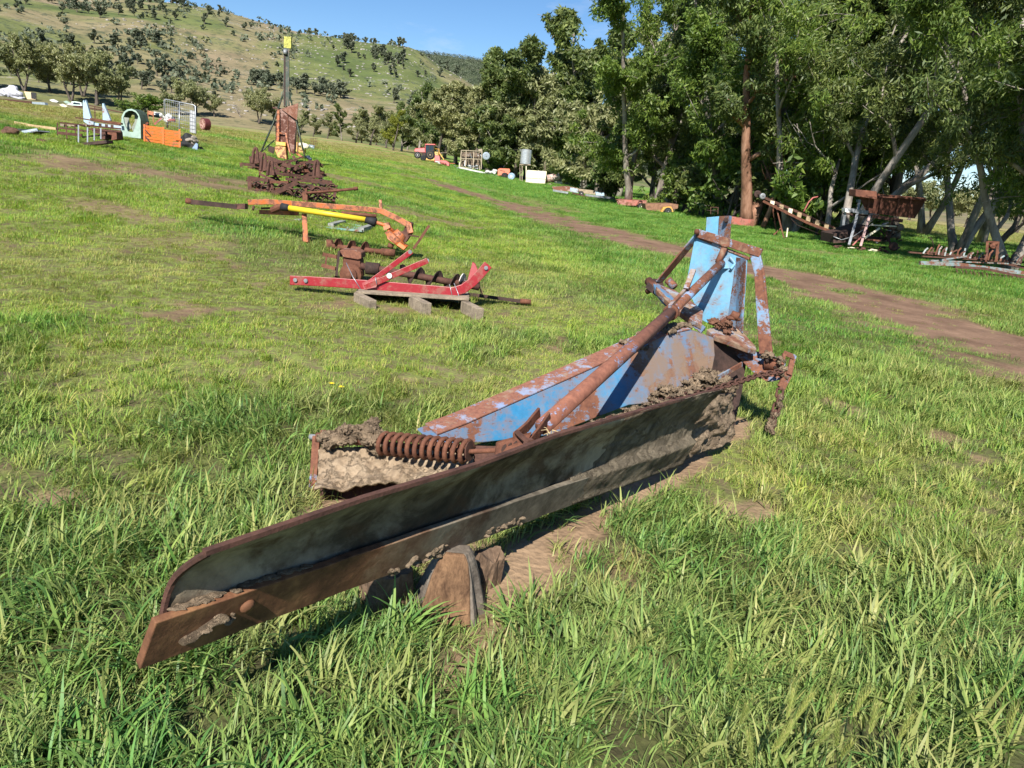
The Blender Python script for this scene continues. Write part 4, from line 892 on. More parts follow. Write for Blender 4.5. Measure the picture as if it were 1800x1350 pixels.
t.tube('draw_pipe', [(585, 1220, -.2), (780, 1205, -.3), (955, 1188, -.5)], 20, RUST); t.tube('pipe_end', [(935, 1190, -.5), (966, 1186, -.5)], 26, RUST); t.poly('jack_stand', [(555, 1215, -.2), (592, 1215, -.2), (592, 1285, -.2), (556, 1285, -.2)], .1, RUST)
for X, Y, h_ in ((208, 885, 115), (270, 925, 130), (320, 980, 110), (318, 1120, 130), (662, 980, 130)):       # shackle hooks
    q = MB(); w_ = 20
    pth = [t.pt((X-26, Y+h_, .1)), t.pt((X-17, Y+34, .1)), t.pt((X-8, Y+8, .1)), t.pt((X, Y, .1)), t.pt((X+8, Y+8, .1)), t.pt((X+12, Y+34, .1)), t.pt((X+20, Y+h_, .1))]
    q.tube(pth, [11*t.u]*7, 6); q.build('shackle_hook', R2_, t.e)
    t.poly('hook_plate', [(X-16, Y+45, .12), (X+10, Y+40, .12), (X+14, Y+h_, .12), (X-20, Y+h_, .12)], .03, RUST2)
for i in range(90):                                            # curved tines lying packed under the frames
    X = random.uniform(195, 790); Y = random.uniform(1150, 1272) if X > 330 else random.uniform(1130, 1215); l_ = random.uniform(45, 95); s_ = random.choice((-1, 1)); dz = random.uniform(-.15, .5)
    q = MB(); q.tube([t.pt((X-l_*.5, Y+s_*14, dz)), t.pt((X-l_*.15, Y-s_*4-6, dz)), t.pt((X+l_*.2, Y-s_*6, dz)), t.pt((X+l_*.5, Y+s_*10+6, dz))], [5*t.u, 7*t.u, 7*t.u, 4*t.u], 5); q.build('tine', random.choice((RUST2, RUST2, DARK)), t.e)
t = TH('rusty_harrow', 'second rusty harrow frame stacked behind the tined cultivator', 'harrow', (400, 1100), cH, 4.218)
for pts, w in [([(100, 1000), (112, 1110)], 22), ([(105, 1005), (250, 1020)], 22), ([(110, 1110), (160, 1125)], 20), ([(240, 920, .3), (250, 1100, 0)], 30), ([(300, 960, .4), (430, 1010, .3), (640, 1075, .2)], 34), ([(440, 1000), (560, 950, .3)], 12), ([(470, 1025), (590, 990, .2)], 12), ([(520, 1040), (600, 1010, .2)], 12),
        ([(340, 1000, .2), (480, 975, .4)], 14), ([(600, 985, .3), (660, 1000, .3)], 24), ([(560, 1115), (775, 1140)], 22), ([(640, 1075), (700, 1100)], 26), ([(330, 1060), (420, 1090)], 18), ([(175, 950, .3), (180, 1000, .3)], 30)]:
    t.bar('frame_bar', pts, w, RUST2, .07)
for i in range(44):
    X = random.uniform(160, 680); Y = random.uniform(975, 1120); a = random.choice((random.uniform(-.3, .35), random.uniform(1.2, 1.9))); l_ = random.uniform(40, 100); t.bar('frame_bar', [(X-l_*math.cos(a), Y-l_*.35*math.sin(a), random.uniform(0, .8)), (X+l_*math.cos(a), Y+l_*.35*math.sin(a), random.uniform(0, .8))], random.uniform(10, 24), random.choice((RUST2, RUST, RUST2)), .07)
for i in range(60):
    X = random.uniform(180, 690); Y = random.uniform(985, 1110); l_ = random.uniform(40, 80); dz = random.uniform(0, .6)
    t.tube('tine', [(X-l_/2, Y+random.uniform(-15, 15), dz), (X, Y-10, dz), (X+l_/2, Y+random.uniform(-15, 20), dz)], 11, RUST2, n=5)
for X, Y in ((600, 1000), (665, 975), (690, 1100)): t.blob('clamp', [(X, Y), (X+10, Y+30)], DARK, 18, 6)
# ---- mast machine
t = TH('post_driver', 'tall dark green mast with a rusty chute, orange seat block and yellow top board', 'post driver', (400, 985), cH, 4.218, dd=.6)
ms_ = t.bar('mast', [(437, 150), (437, 580)], 42, GREEND, .14); t.bar('mast_channel', [(424, 160, -.08), (424, 570, -.08)], 10, DARK, .03, par=ms_); t.bar('mast_channel', [(452, 160, -.08), (452, 570, -.08)], 8, GREEND, .03, par=ms_)
t.poly('top_board', [(418, 58), (471, 62), (470, 148), (416, 142)], .12, YELB, bev=.004); t.tube('top_knob', [(428, 160, -.12), (428, 192, -.12)], 30, GREY, n=10)
t.tube('guy_leg', [(432, 425), (340, 700, -.2), (247, 920, -.4)], 13, GREEND); t.tube('guy_leg', [(448, 450), (520, 730, -.2), (576, 965, -.4)], 13, GREEND); t.tube('guy_leg', [(345, 830, .3), (250, 915, -.2)], 9, GREEND); t.tube('cross_brace', [(330, 712, -.2), (400, 716, 0)], 9, DARK)
ch_ = t.poly('chute_panel', [(388, 600, -.12), (524, 553, -.12), (512, 700, -.12), (498, 800, -.1), (492, 935, -.08), (372, 855, -.08), (380, 720, -.1)], .03, m_paint('chute_rust', (.13, .035, .018), .6, 5, fade=0, dark=(.045, .018, .013), light=(.12, .042, .026)))
t.poly('chute_fold', [(400, 600, -.16), (524, 553, -.34), (514, 680, -.30)], .012, m_paint('fold_rust', (.19, .075, .045), .5, 6, fade=0), par=ch_)
t.bar('chute_side', [(375, 610, -.12), (372, 850, -.12)], 18, RUSTO, .25); t.bar('chute_seam', [(448, 590, -.14), (446, 900, -.12)], 6, RUST, .02, par=ch_)
t.poly('arm_plate', [(333, 580), (398, 592), (398, 602), (335, 592)], .2, RUST2); t.bar('inner_arm', [(385, 775, -.2), (430, 778, -.2), (465, 940, -.2)], 10, RUSTO, .04)
t.poly('seat_block', [(357, 838, -.35), (430, 845, -.35), (430, 872, -.35), (358, 866, -.35)], .25, YELP, bev=.01); t.poly('seat_base', [(352, 872, -.3), (428, 876, -.3), (438, 970, -.3), (372, 955, -.3), (350, 900, -.3)], .25, m_paint('amber', (.60, .27, .02), .4, 5, fade=0), bev=.01)
t.poly('step_plate', [(302, 868, -.1), (352, 882, -.1), (340, 930, -.1), (300, 910, -.1)], .03, DARK); t.bar('base_bar', [(335, 965, -.2), (430, 1000, -.3)], 12, RUSTO, .1)
for X in (432, 452, 470): t.bar('slat', [(X, 530, -.05), (X-2, 580, -.05)], 11, m_wood('slat_wood', (.2, .15, .1), (.4, .32, .22)), .03)
t.tube('hose', [(515, 680, -.1), (522, 700, -.1), (512, 730, -.1), (505, 900, -.1)], 8, DARK); t.blob('motor', [(590, 950, -.2), (600, 965, -.2)], NAVY, 16, 6)
t.bar('rear_frame', [(480, 900, .2), (560, 960, .1)], 14, RUSTO, .08)
for pts in ([(360, 700, .1), (362, 830, .1)], [(500, 760, 0), (496, 930, 0)], [(525, 745, .2), (520, 940, .2)]): t.bar('upright', pts, 10, RUST2, .05)
t = TH('yellow_scrap', 'crumpled yellow sheet behind the foot of the mast', 'scrap metal', (540, 945), cH, 4.218, dd=3)
t.poly('sheet', [(512, 842), (545, 850), (575, 850), (570, 925), (520, 945), (508, 900)], .3, YELP); t.blob('scrap', [(550, 860), (585, 880)], CREAM, 26, 8)
t = TH('wire_bundle', 'blue-white heap of poly pipe beside the yellow scrap', 'pipe heap', (610, 900), cH, 4.218, dd=4)
for k in range(5): t.tube('pipe', [(578+k*3, 862+k*8, k*.1), (645-k*2, 872+k*8, -.1)], 9, GALV if k % 2 else BLUEF)
t = TH('wire_cage', 'small rusty wire tree guard standing right of the mast', 'wire guard', (640, 885), cH, 4.218, dd=6)
for k in range(5): t.bar('wire', [(612+k*13, 812), (612+k*13, 880)], 2.5, RUST2)
for k in range(4): t.bar('wire', [(612, 815+k*20), (664, 818+k*20)], 2.5, RUST2)
# ---- left-hand line
Lg = 'scrap laid out on the left'
t = TH('rusty_rack', 'long rusty feed rack frame left of the blue pronged frame', 'rack', (620, 590), cL, 4.5)
for pts, w, mt in [([(455, 430), (455, 530)], 9, RUST2), ([(455, 510), (650, 530)], 22, RUST2), ([(470, 430), (960, 480, .6)], 12, RUST2), ([(470, 470), (700, 500)], 14, RUST2), ([(520, 430), (530, 560)], 9, RUST2), ([(590, 440), (600, 520)], 8, RUST2), ([(600, 390, .8), (950, 450, .6)], 10, RUST2), ([(650, 545), (830, 525)], 12, DARK), ([(690, 480), (960, 500)], 14, RUST2)]:
    t.bar('rail', pts, w, mt, .05)
for X, a, b2 in ((620, 450, 590), (692, 470, 595), (745, 475, 572), (797, 475, 562)): t.bar('upright', [(X, a, -.2), (X, b2, -.2)], 9, GALV, .05)
for X in (490, 545, 575, 640, 670): t.bar('timber_block', [(X, 448, .3), (X+30, 455, .3)], 18, WOOD, .15)
t.poly('skid', [(650, 590, -.3), (840, 568, -.3), (845, 592, -.3), (660, 612, -.3)], .3, DARK); t.poly('mudguard', [(720, 470), (830, 480), (838, 560), (800, 565), (790, 520), (735, 510)], .3, RUST2); t.poly('mudguard', [(850, 490), (920, 500), (925, 560), (880, 570), (885, 530), (850, 520)], .3, RUST)
t = TH('blue_pronged_frame', 'pale blue steel frame with two tall upright prongs', 'steel frame', (800, 560), cL, 4.5, dd=.5)
t.poly('prong', [(655, 260), (662, 250), (668, 275), (675, 248), (690, 290), (722, 405), (708, 430), (660, 400), (656, 330)], .08, BLUEF, bev=.004); t.poly('prong', [(808, 280), (815, 275), (845, 340), (875, 412), (850, 420), (812, 410)], .08, BLUEF, bev=.004)
t.poly('foot_gusset', [(660, 400, -.05), (740, 425, -.05), (740, 445, -.05), (700, 450, -.05), (662, 420, -.05)], .1, BLUEF)
bb = t.poly('cross_beam', [(690, 425), (960, 455), (965, 490), (700, 450)], .15, BLUEF); t.bar('top_rail', [(720, 400), (965, 440)], 14, RUST, .1)
for X in (780, 830, 875): t.poly('slot', [(X, 436+(X-780)*.11, -.01), (X+22, 439+(X-780)*.11, -.01), (X+22, 466+(X-780)*.11, -.01), (X, 462+(X-780)*.11, -.01)], .02, DARK, par=bb)
t.bar('post', [(750, 310, .8), (752, 400, .8)], 8, RUST2, .05)
t = TH('tractor_canopy', 'pale green curved canopy shell with a teardrop opening', 'canopy', (1050, 555), cL, 4.5)
q = MB()
arch = [(960, 540), (960, 430), (962, 380), (980, 345), (1005, 325), (1040, 320), (1075, 335), (1098, 365), (1112, 410), (1114, 555)]
inner = [(1012, 500), (985, 440), (975, 390), (990, 352), (1018, 335), (1045, 335), (1075, 350), (1095, 380), (1080, 430), (1052, 505)]
PA = [t.pt((x, y, 0)) for x, y in arch]; PB = [t.pt((x, y, .0)) for x, y in inner]; n_ = len(PA)
for k in range(n_-1): q.prism([PA[k], PA[k+1], PB[k+1], PB[k]], np.array([0, .04, 0]))
q.prism([PA[0], PB[0], PB[-1], PA[-1]], np.array([0, .04, 0])); q.build('front_panel', PALEG, t.e)
q = MB()
for k in range(2, n_-1): q.prism([PA[k], PA[k+1], PA[k+1]+np.array([.12, .35, 0]), PA[k]+np.array([.12, .35, 0])], np.array([0, 0, -.02]))
q.build('shell', m_plain('canopy_dark', (.05, .07, .05), .5), t.e)
t.poly('teardrop_rim', [(1012, 500, .3), (985, 440, .3), (975, 390, .3), (990, 352, .3), (1018, 337, .3), (1030, 355, .3), (1018, 385, .3), (1022, 425, .3), (1040, 470, .3)], .02, m_plain('canopy_inner', (.22, .24, .20), .6))
t.poly('teardrop_rim', [(1052, 500, .32), (1040, 470, .32), (1066, 420, .32), (1064, 375, .32), (1045, 355, .32), (1050, 337, .32), (1078, 352, .32), (1094, 382, .32), (1082, 430, .32)], .02, m_plain('canopy_inner2', (.20, .22, .18), .6))
t = TH('orange_crate', 'bright orange slatted steel crate', 'crate', (1290, 612), cL, 4.5)
fr = []
for X in (1140, 1290, 1420): t.bar('post', [(X, 445+(X-1140)*.14), (X+2, 592+(X-1140)*.13)], 12, BRIGHTO, .06)
for k in range(7): t.bar('slat', [(1140, 458+k*22, .02), (1290, 478+k*22, .02)], 17, BRIGHTO, .03)
for k in range(6): t.bar('slat', [(1292, 492+k*22, .02), (1420, 507+k*22, .02)], 17, BRIGHTO, .03)
for k in range(4): t.bar('slat', [(1140, 458+k*30, .02), (1170, 430+k*30, 1.1)], 14, BRIGHTO, .03)
t.bar('end_post', [(1170, 425, 1.1), (1172, 560, 1.1)], 10, BRIGHTO, .05); t.bar('brace', [(1150, 490, -.05), (1185, 525, -.05)], 8, DARK, .02); t.bar('brace', [(1150, 540, -.05), (1185, 580, -.05)], 8, DARK, .02); t.bar('latch', [(1385, 560, -.05), (1440, 566, -.05)], 14, BRIGHTO, .04)
t = TH('orange_bracket', 'rusty orange upright bracket behind the slatted crate', 'bracket', (1200, 440), cL, 4.5, dd=1.4)
t.bar('upright', [(1170, 335), (1172, 440)], 7, RUSTO, .05); t.bar('upright', [(1213, 345), (1212, 435)], 7, RUSTO, .05); t.poly('plate', [(1172, 335), (1215, 345), (1214, 375), (1174, 362)], .04, RUSTO)
t = TH('scrap_linkage', 'tangle of red and grey linkage on top of the orange crate', 'linkage', (1320, 500), cL, 4.5, dd=.9)
t.bar('arm', [(1220, 445), (1290, 385)], 14, PINK, .06); t.tube('rod', [(1230, 440), (1310, 380)], 6, GREY); t.blob('joint', [(1300, 385), (1345, 400)], WHITE, 26, 9); t.blob('joint', [(1345, 415), (1380, 400)], PINK, 20, 7); t.tube('float_ball', [(1372, 385), (1372, 420)], 22, NAVY, n=10); t.tube('post', [(1325, 410), (1323, 470)], 14, DARK)
t = TH('mesh_gate', 'tall galvanised mesh gate frame standing behind the crate', 'gate', (1470, 560), cL, 4.5, dd=.8)
t.tube('gate_frame', [(1300, 380), (1300, 255), (1310, 245), (1530, 290), (1545, 300), (1550, 520)], 9, GALV, n=6); t.tube('middle_post', [(1420, 265), (1416, 520)], 8, GALV, n=6)
for k in range(7): t.tube('mesh_wire', [(1300, 258+k*30), (1548, 310+k*30)], 2.6, GALV, n=4)
for k in range(15): t.tube('mesh_wire', [(1310+k*16, 250+k*3.3), (1310+k*16, 480+k*3)], 2.0, GALV, n=4)
t.tube('second_frame', [(1370, 330, .3), (1500, 350, .3), (1520, 370, .3), (1525, 520, .3)], 6, GALV, n=6); t.poly('white_panel', [(1500, 330, .2), (1548, 340, .2), (1548, 515, .2), (1500, 505, .2)], .02, GREY)
t = TH('rubbish_pile', 'black and grey plastic rubbish at the right end of the crate', 'rubbish', (1520, 640), cL, 4.5)
t.blob('black_bag', [(1470, 590), (1500, 600), (1560, 610)], BLACK, 55, 14, (1, 1, .8)); t.blob('grey_sack', [(1500, 565, -.2), (1540, 575, -.25)], m_plain('grey_sack', (.28, .24, .20), .8), 32, 8); t.poly('blue_board', [(1510, 645, -.5), (1550, 590, -.35), (1565, 600, -.35), (1560, 650, -.5)], .04, m_plain('blue_grey', (.22, .30, .42), .5)); t.blob('black_bag', [(1450, 560), (1470, 580)], BLACK, 30, 7)
t = TH('red_tank_end', 'dusty red round tank with a pale worn end', 'tank', (1610, 500), cL, 4.5, dd=2)
a = t.pt((1600, 440)); q = MB(); q.lathe(a, nrm([.55, .8, .0]), [(0, .01), (.001, .42), (.03, .47), (.5, .47), (.52, .40), (.53, .01)], 22); q.build('tank', m_plain('dark_red', (.12, .03, .03), .5, 0, .5), t.e)
q = MB(); q.lathe(a-nrm([.55, .8, .0])*.012, nrm([.55, .8, .0]), [(0, .01), (.001, .38), (.01, .40)], 20); q.build('worn_face', m_paint('pink_face', (.55, .34, .30), .45, 5, fade=0), t.e)
t.tube('drawbar', [(1640, 490), (1700, 512)], 8, DARK); t.bar('skid', [(1560, 490), (1640, 498)], 9, DARK, .1)
t = TH('timber_beam', 'long pale timber beam lying on the grass left of the rusty rack', 'timber beam', (300, 480), cL, 4.5, dd=.4); t.bar('beam', [(130, 432), (250, 455), (450, 480)], 20, m_wood('pale_wood', (.36, .24, .13), (.58, .42, .25)), .15)
t = TH('metal_trough', 'small blue-grey sheet metal trough in the long grass', 'trough', (230, 520), cL, 4.5)
t.poly('side', [(168, 495), (290, 475), (298, 498), (180, 522)], .03, m_plain('blue_tin', (.38, .44, .50), .4, .4)); t.poly('end', [(125, 475), (150, 485), (178, 520), (140, 515)], .5, m_plain('tin_dark', (.05, .05, .05), .5)); t.poly('base', [(168, 515), (180, 522), (298, 498), (290, 490)], .5, GREY)
t = TH('dirt_heap', 'small dark brown heap of soil at the left edge', 'soil heap', (60, 520), cL, 4.5); t.blob('heap', [(20, 520), (80, 500), (110, 495)], m_mud('dark_soil', (.06, .035, .025), (.16, .09, .06)), 42, 20, (1.4, 1, .5))
t = TH('rusty_plate', 'small rusty plate lying in the grass below the trough', 'scrap metal', (320, 585), cL, 4.5); t.poly('plate', [(285, 555), (330, 565), (362, 580), (350, 592), (290, 582)], .15, RUST2)
t = TH('wrapped_bales', 'heap of white plastic wrapped bales at the far left', 'wrapped bales', (120, 235), cL, 4.5)
t.blob('white_wrap', [(50, 200), (110, 190), (170, 215)], m_plain('white_wrap', (.5, .5, .56), .5, 0, .25), 42, 18, (1.3, 1, .75)); t.blob('white_wrap', [(60, 220), (190, 228)], m_plain('white_wrap2', (.45, .45, .5), .5, 0, .3), 26, 12)
t = TH('box_trailer', 'cream and black box end beside the wrapped bales', 'box', (240, 248), cL, 4.5); t.poly('box_face', [(190, 182), (240, 188), (280, 195), (282, 248), (215, 244)], .5, m_plain('tan', (.62, .48, .28), .6)); t.poly('dark_side', [(243, 190, -.02), (282, 193, -.02), (284, 246, -.02), (248, 240, -.02)], .02, BLACK)
t = TH('water_trough', 'long low grey water trough behind the left scrap row', 'trough', (300, 290), cL, 4.5); t.poly('trough', [(250, 265), (350, 270), (360, 290), (255, 284)], .8, m_plain('slate', (.22, .27, .30), .5), bev=.02); t.bar('rail', [(0, 250, -1), (250, 272, -.5)], 20, RUST2, .2)
for i, (X, Y, w, mt, lb) in enumerate(((425, 268, 36, WHITE, 'crumpled white sheet right of the grey trough'), (530, 280, 30, PALEG, 'pale green panel heap left of the white ute body'), (500, 305, 32, CREAM, 'flat yellow-cream sheet on the far grass'))):
    t = TH('scrap_sheet', lb, 'scrap sheet', (X, Y), cL, 4.5); t.poly('sheet', [(X-w, Y-18), (X-5, Y-24), (X+w, Y-4), (X+w*.6, Y+2), (X-w*.4, Y-4)], .5, mt)
t = TH('wrecked_ute', 'white and green wrecked vehicle body far behind the rack', 'car wreck', (610, 300), cL, 4.5)
t.poly('cab', [(555, 292), (565, 262), (600, 262), (640, 272), (650, 298)], 1.4, m_plain('ute_white', (.55, .66, .6), .4), bev=.03); t.poly('window', [(575, 285, -.03), (582, 268, -.03), (632, 276, -.03), (636, 288, -.03)], .03, GLASS); t.poly('bonnet', [(510, 285), (560, 280), (562, 296), (515, 292)], 1.4, WHITE, bev=.02)
t = TH('disc_harrow', 'rusty disc harrow on the far grass behind the blue prongs', 'harrow', (700, 325), cL, 4.5)
t.bar('beam', [(580, 300), (820, 330)], 10, RUST2, .2); t.bar('beam', [(700, 292, .6), (960, 350, .6)], 9, RUST2, .2)
for k in range(7): q = MB(); q.lathe(t.pt((600+k*32, 308+k*4)), [.8, .5, 0], [(0, .01), (.001, .26), (.03, .27), (.035, .01)], 12); q.build('disc', RUST2, t.e)
t = TH('fence_panel', 'small white and orange panel behind the mesh gate', 'panel', (1240, 375), cL, 4.5, dd=1); t.poly('panel', [(1215, 342), (1275, 352), (1275, 376), (1218, 368)], .05, WHITE)
# ---- far middle row: tractor to rusty drum
t = TH('red_tractor', 'red tractor with dark cab at the far end of the row', 'tractor', (110, 320), cM, 6.207)
bd = t.poly('bonnet', [(48, 212), (60, 190), (168, 182), (172, 236), (120, 236), (52, 228)], 1.1, REDT, bev=.06); cb = t.poly('cab', [(172, 150), (262, 150), (262, 235), (172, 245)], 1.5, GLASS, bev=.04, dirn=(0, 1, 0))
t.poly('cab_roof', [(168, 140, -.1), (280, 142, -.1), (282, 156, -.1), (168, 154, -.1)], 1.7, REDT, bev=.05)
for X in (172, 218, 262): t.bar('pillar', [(X, 152, -.05), (X, 240, -.05)], 6, REDT if X < 200 else DARK, .06, par=cb)
t.poly('chassis', [(120, 232), (200, 240), (230, 290), (150, 280)], .8, DARK)
t.wheel('front_wheel', 88, 264, 37, .4, dz=-.3); t.wheel('rear_wheel', 225, 262, 52, .5, rim=m_plain('wheel_tan', (.3, .22, .14), .8), dz=-.1); t.wheel('front_wheel', 150, 295, 32, .4, rim=BLACK, dz=-.5)
t.poly('mudguard', [(195, 240, -.3), (215, 212, -.3), (260, 208, -.3), (262, 222, -.3), (222, 225, -.3), (205, 245, -.3)], .5, DARK); t.tube('exhaust', [(160, 182, .3), (160, 150, .3)], 6, DARK)
t = TH('yellow_mower', 'orange-yellow implement with a tall hoop behind the red tractor', 'implement', (230, 330), cM, 6.207)
t.poly('deck', [(170, 288), (285, 292), (285, 325), (172, 318)], 1.2, YELP, bev=.02); t.tube('hoop', [(268, 240), (268, 195), (322, 200), (320, 260), (300, 290)], 9, YELP); t.bar('arm', [(322, 235), (375, 315)], 9, YELP, .1); t.poly('tower', [(262, 225), (310, 232), (305, 290), (262, 288)], .5, YELP)
t = TH('red_implement', 'bright red low implement right of the yellow one', 'implement', (340, 385), cM, 6.207)
t.poly('body', [(275, 262), (325, 270), (335, 320), (395, 322), (435, 350), (430, 385), (385, 375), (270, 340)], 1.0, REDT, bev=.03); t.blob('hub', [(290, 340, -.2), (340, 350, -.2)], WHITE, 14, 6); t.blob('rotor', [(345, 345, -.3), (375, 365, -.3)], PINK, 18, 7); t.bar('boom', [(430, 352), (495, 358)], 7, ORANGE, .1)
t = TH('metal_clutter', 'scattered pale metal offcuts left of the rusty cage', 'scrap metal', (480, 410), cM, 6.207)
for X, Y in ((375, 402), (450, 405), (490, 388), (515, 402)): t.blob('offcut', [(X, Y), (X+20, Y+2)], GREY, 10, 4, (1.4, 1, .4))
t = TH('stripped_machine', 'tall brown stripped header machine full of tangled rods', 'harvester wreck', (650, 430), cM, 6.207)
BRN = m_rust('brown_machinery', (.055, .04, .03), (.27, .20, .14), 5); BRN2 = m_plain('pale_brown', (.34, .28, .2), .8, 0, .5)
for pts in ([(565, 210), (548, 400)], [(618, 215), (610, 395)], [(565, 212), (790, 222)], [(790, 222), (780, 420)], [(548, 395), (700, 410)], [(700, 230), (695, 410)], [(560, 300), (780, 310)]): t.bar('frame_post', pts, 9, BRN2, .2)
t.poly('back_sheet', [(568, 230, 1.2), (780, 240, 1.2), (775, 400, 1.2), (560, 390, 1.2)], .1, BRN)
for i in range(34):
    X = random.uniform(565, 775); Y = random.uniform(225, 390); t.bar('rod', [(X, Y, random.uniform(0, 1)), (X+random.uniform(-25, 25), Y+random.uniform(20, 80), random.uniform(0, 1))], random.uniform(5, 11), random.choice((BRN, BRN2, BRN, GREY)), .1)
t.poly('hopper_top', [(750, 200), (790, 195), (795, 235), (755, 235)], .8, BRN2); t.wheel('fan', 835, 275, 42, .4, tyre=m_plain('fan_blue', (.30, .36, .42), .5), rim=GREY, dz=.4); t.blob('gear', [(640, 390), (740, 405)], GREY, 20, 14)
t = TH('white_chassis', 'long white chassis rail running under the stripped machine', 'chassis', (700, 450), cM, 6.207, dd=-.8); t.bar('rail', [(540, 400), (800, 455)], 17, WHITE, .3); t.tube('hitch', [(540, 400), (548, 345)], 14, CREAM)
for X in (610, 722): t.bar('stand', [(X, 425), (X, 450)], 8, BLACK, .1)
t = TH('tipper_body', 'dark navy tipper body with a white front post', 'truck body', (880, 430), cM, 6.207)
t.poly('tray', [(838, 322), (1028, 358), (1022, 412), (960, 415), (835, 418)], 2.2, NAVY, bev=.03); t.bar('top_rail', [(835, 320, -.05), (1030, 358, -.05)], 7, GREY, .1); t.poly('headboard', [(785, 315, -.1), (835, 322, -.1), (830, 425, -.1), (778, 425, -.1)], .5, WHITE)
t.poly('head_window', [(796, 345, -.12), (812, 347, -.12), (810, 390, -.12), (795, 388, -.12)], .02, NAVY)
for X in (880, 925, 975): t.bar('rib', [(X, 330+(X-880)*.19, -.04), (X-4, 412, -.04)], 5, NAVY, .05)
t.bar('tail_rail', [(1026, 362, -.05), (1022, 405, -.05)], 5, GREY, .1)
t = TH('grey_engine_scrap', 'heap of light grey engine and frame parts left of the orange mudguard', 'scrap metal', (880, 485), cM, 6.207, dd=-.6)
t.blob('casting', [(830, 440), (900, 450), (940, 440)], m_plain('light_alloy', (.5, .5, .48), .5, 0, .5), 30, 18, (1, 1, .6)); t.bar('frame', [(800, 480), (960, 492)], 7, GREY, .2); t.bar('frame', [(790, 455), (930, 465)], 8, WHITE, .2)
q = MB(); q.lathe(t.pt((925, 455, -.5)), [0, -1, 0], [(0, .01), (.001, .2), (.04, .2), (.05, .01)], 14); q.build('flywheel', WHITE, t.e)
t = TH('orange_cart', 'orange mudguard cart with a dark wheel', 'cart', (1035, 510), cM, 6.207, dd=-.5)
t.poly('guard', [(962, 418), (985, 408), (1090, 412), (1098, 440), (1080, 480), (1060, 462), (1030, 462), (1008, 485), (960, 488)], .7, m_plain('orange_enamel', (.46, .10, .03), .45, 0, .25), bev=.03); t.wheel('wheel', 1035, 490, 34, .3, rim=RUST2, dz=-.15); t.bar('stripe', [(985, 430, -.02), (1040, 442, -.02)], 5, DARK, .02)
t = TH('blue_drum', 'pale blue steel drum lying on its side', 'drum', (1110, 530), cM, 6.207, dd=-.6)
ax = nrm([.15, .98, 0]); c_ = t.pt((1108, 497)); q = MB(); q.lathe(c_, ax, [(0, .01), (.001, 34*t.u), (.03, 37*t.u), (.3, 36*t.u), (.32, 38*t.u), (.34, 36*t.u), (.85, 36*t.u), (.86, .01)], 18); q.build('drum_shell', m_plain('powder_blue', (.27, .37, .48), .4, 0, .3), t.e)
q = MB(); q.lathe(c_-ax*.02, ax, [(0, .01), (.001, 14*t.u), (.02, 15*t.u)], 12); q.build('end_cap', WHITE, t.e)
t = TH('elevated_tank', 'galvanised cylindrical tank raised on a slim timber stand', 'water tank', (1280, 560), cM, 6.207)
ct, cb_ = t.pt((1268, 215)), t.pt((1262, 362)); R_ = 58*t.u; q = MB(); L_ = np.linalg.norm(ct-cb_); axz = np.array([0, 0, 1.])
pr = [(0, .01), (.001, R_)]+[(L_*k/24, R_*(1+.008*(k % 2))) for k in range(1, 24)]+[(L_, R_), (L_+.10*R_, R_*.5), (L_+.16*R_, .01)]
q.lathe(cb_, axz, pr, 28); q.build('tank_shell', m_plain('zincalume', (.55, .57, .60), .35, .55, .3, 4), t.e)
for X, dz in ((1272, -.4), (1300, .5), (1205, .5), (1228, -.4)): t.bar('stand_leg', [(X, 366, dz), (X, 560, dz)], 9, CREAM if X == 1272 else WOOD, .08)
t.poly('platform', [(1200, 362, -.6), (1322, 366, -.6), (1322, 376, -.6), (1200, 372, -.6)], 1.4, WOOD); t.tube('pipe', [(1205, 200, 0), (1212, 230, 0)], 6, GREY)
t = TH('white_tank', 'cream plastic cube tank beside the rusty drum', 'water tank', (1350, 575), cM, 6.207, dd=-.3)
tk = t.poly('tank', [(1285, 425), (1495, 440), (1440, 575), (1258, 560), (1270, 500)][:0] or [(1283, 426), (1498, 442), (1478, 578), (1262, 566)], 1.4, CREAM, bev=.06)
t.bar('seam', [(1268, 512, -.03), (1488, 526, -.03)], 4, m_plain('seam', (.45, .38, .22), .6), .03, par=tk)
for X in (1340, 1410): t.bar('rib', [(X, 430, -.03), (X-8, 568, -.03)], 5, CREAM, .05, par=tk)
t = TH('rusty_drum', 'long rusty silver drum lying on a timber frame', 'drum', (1540, 590), cM, 6.207, dd=-.5)
a, b2 = t.pt((1475, 530)), t.pt((1632, 500)); R_ = 42*t.u; L_ = np.linalg.norm(b2-a); q = MB(); q.lathe(a, b2-a, [(0, .01), (.001, R_*.95), (.04, R_), (L_*.5, R_), (L_*.51, R_*1.03), (L_*.52, R_), (L_, R_), (L_+.01, R_*.9), (L_+.02, .01)], 22)
q.build('drum_shell', m_paint('silver_rust', (.52, .44, .40), .4, 4.5, fade=0, light=(.34, .16, .10)), t.e); t.poly('cradle', [(1460, 580), (1560, 572), (1565, 600), (1470, 605)], .6, WOOD); t.bar('timber', [(1580, 560, -.2), (1665, 568, -.2)], 22, CREAM, .3); t.bar('timber', [(1590, 590, -.3), (1700, 620, -.3)], 9, WOOD, .2)
for X in (1470, 1485): t.bar('post', [(X, 330, .8), (X-2, 480, .8)], 4, WOOD, .06)
t = TH('blue_grey_trailer', 'low faded blue and grey flat trailer frame', 'trailer', (900, 355), cT, 2.8125)
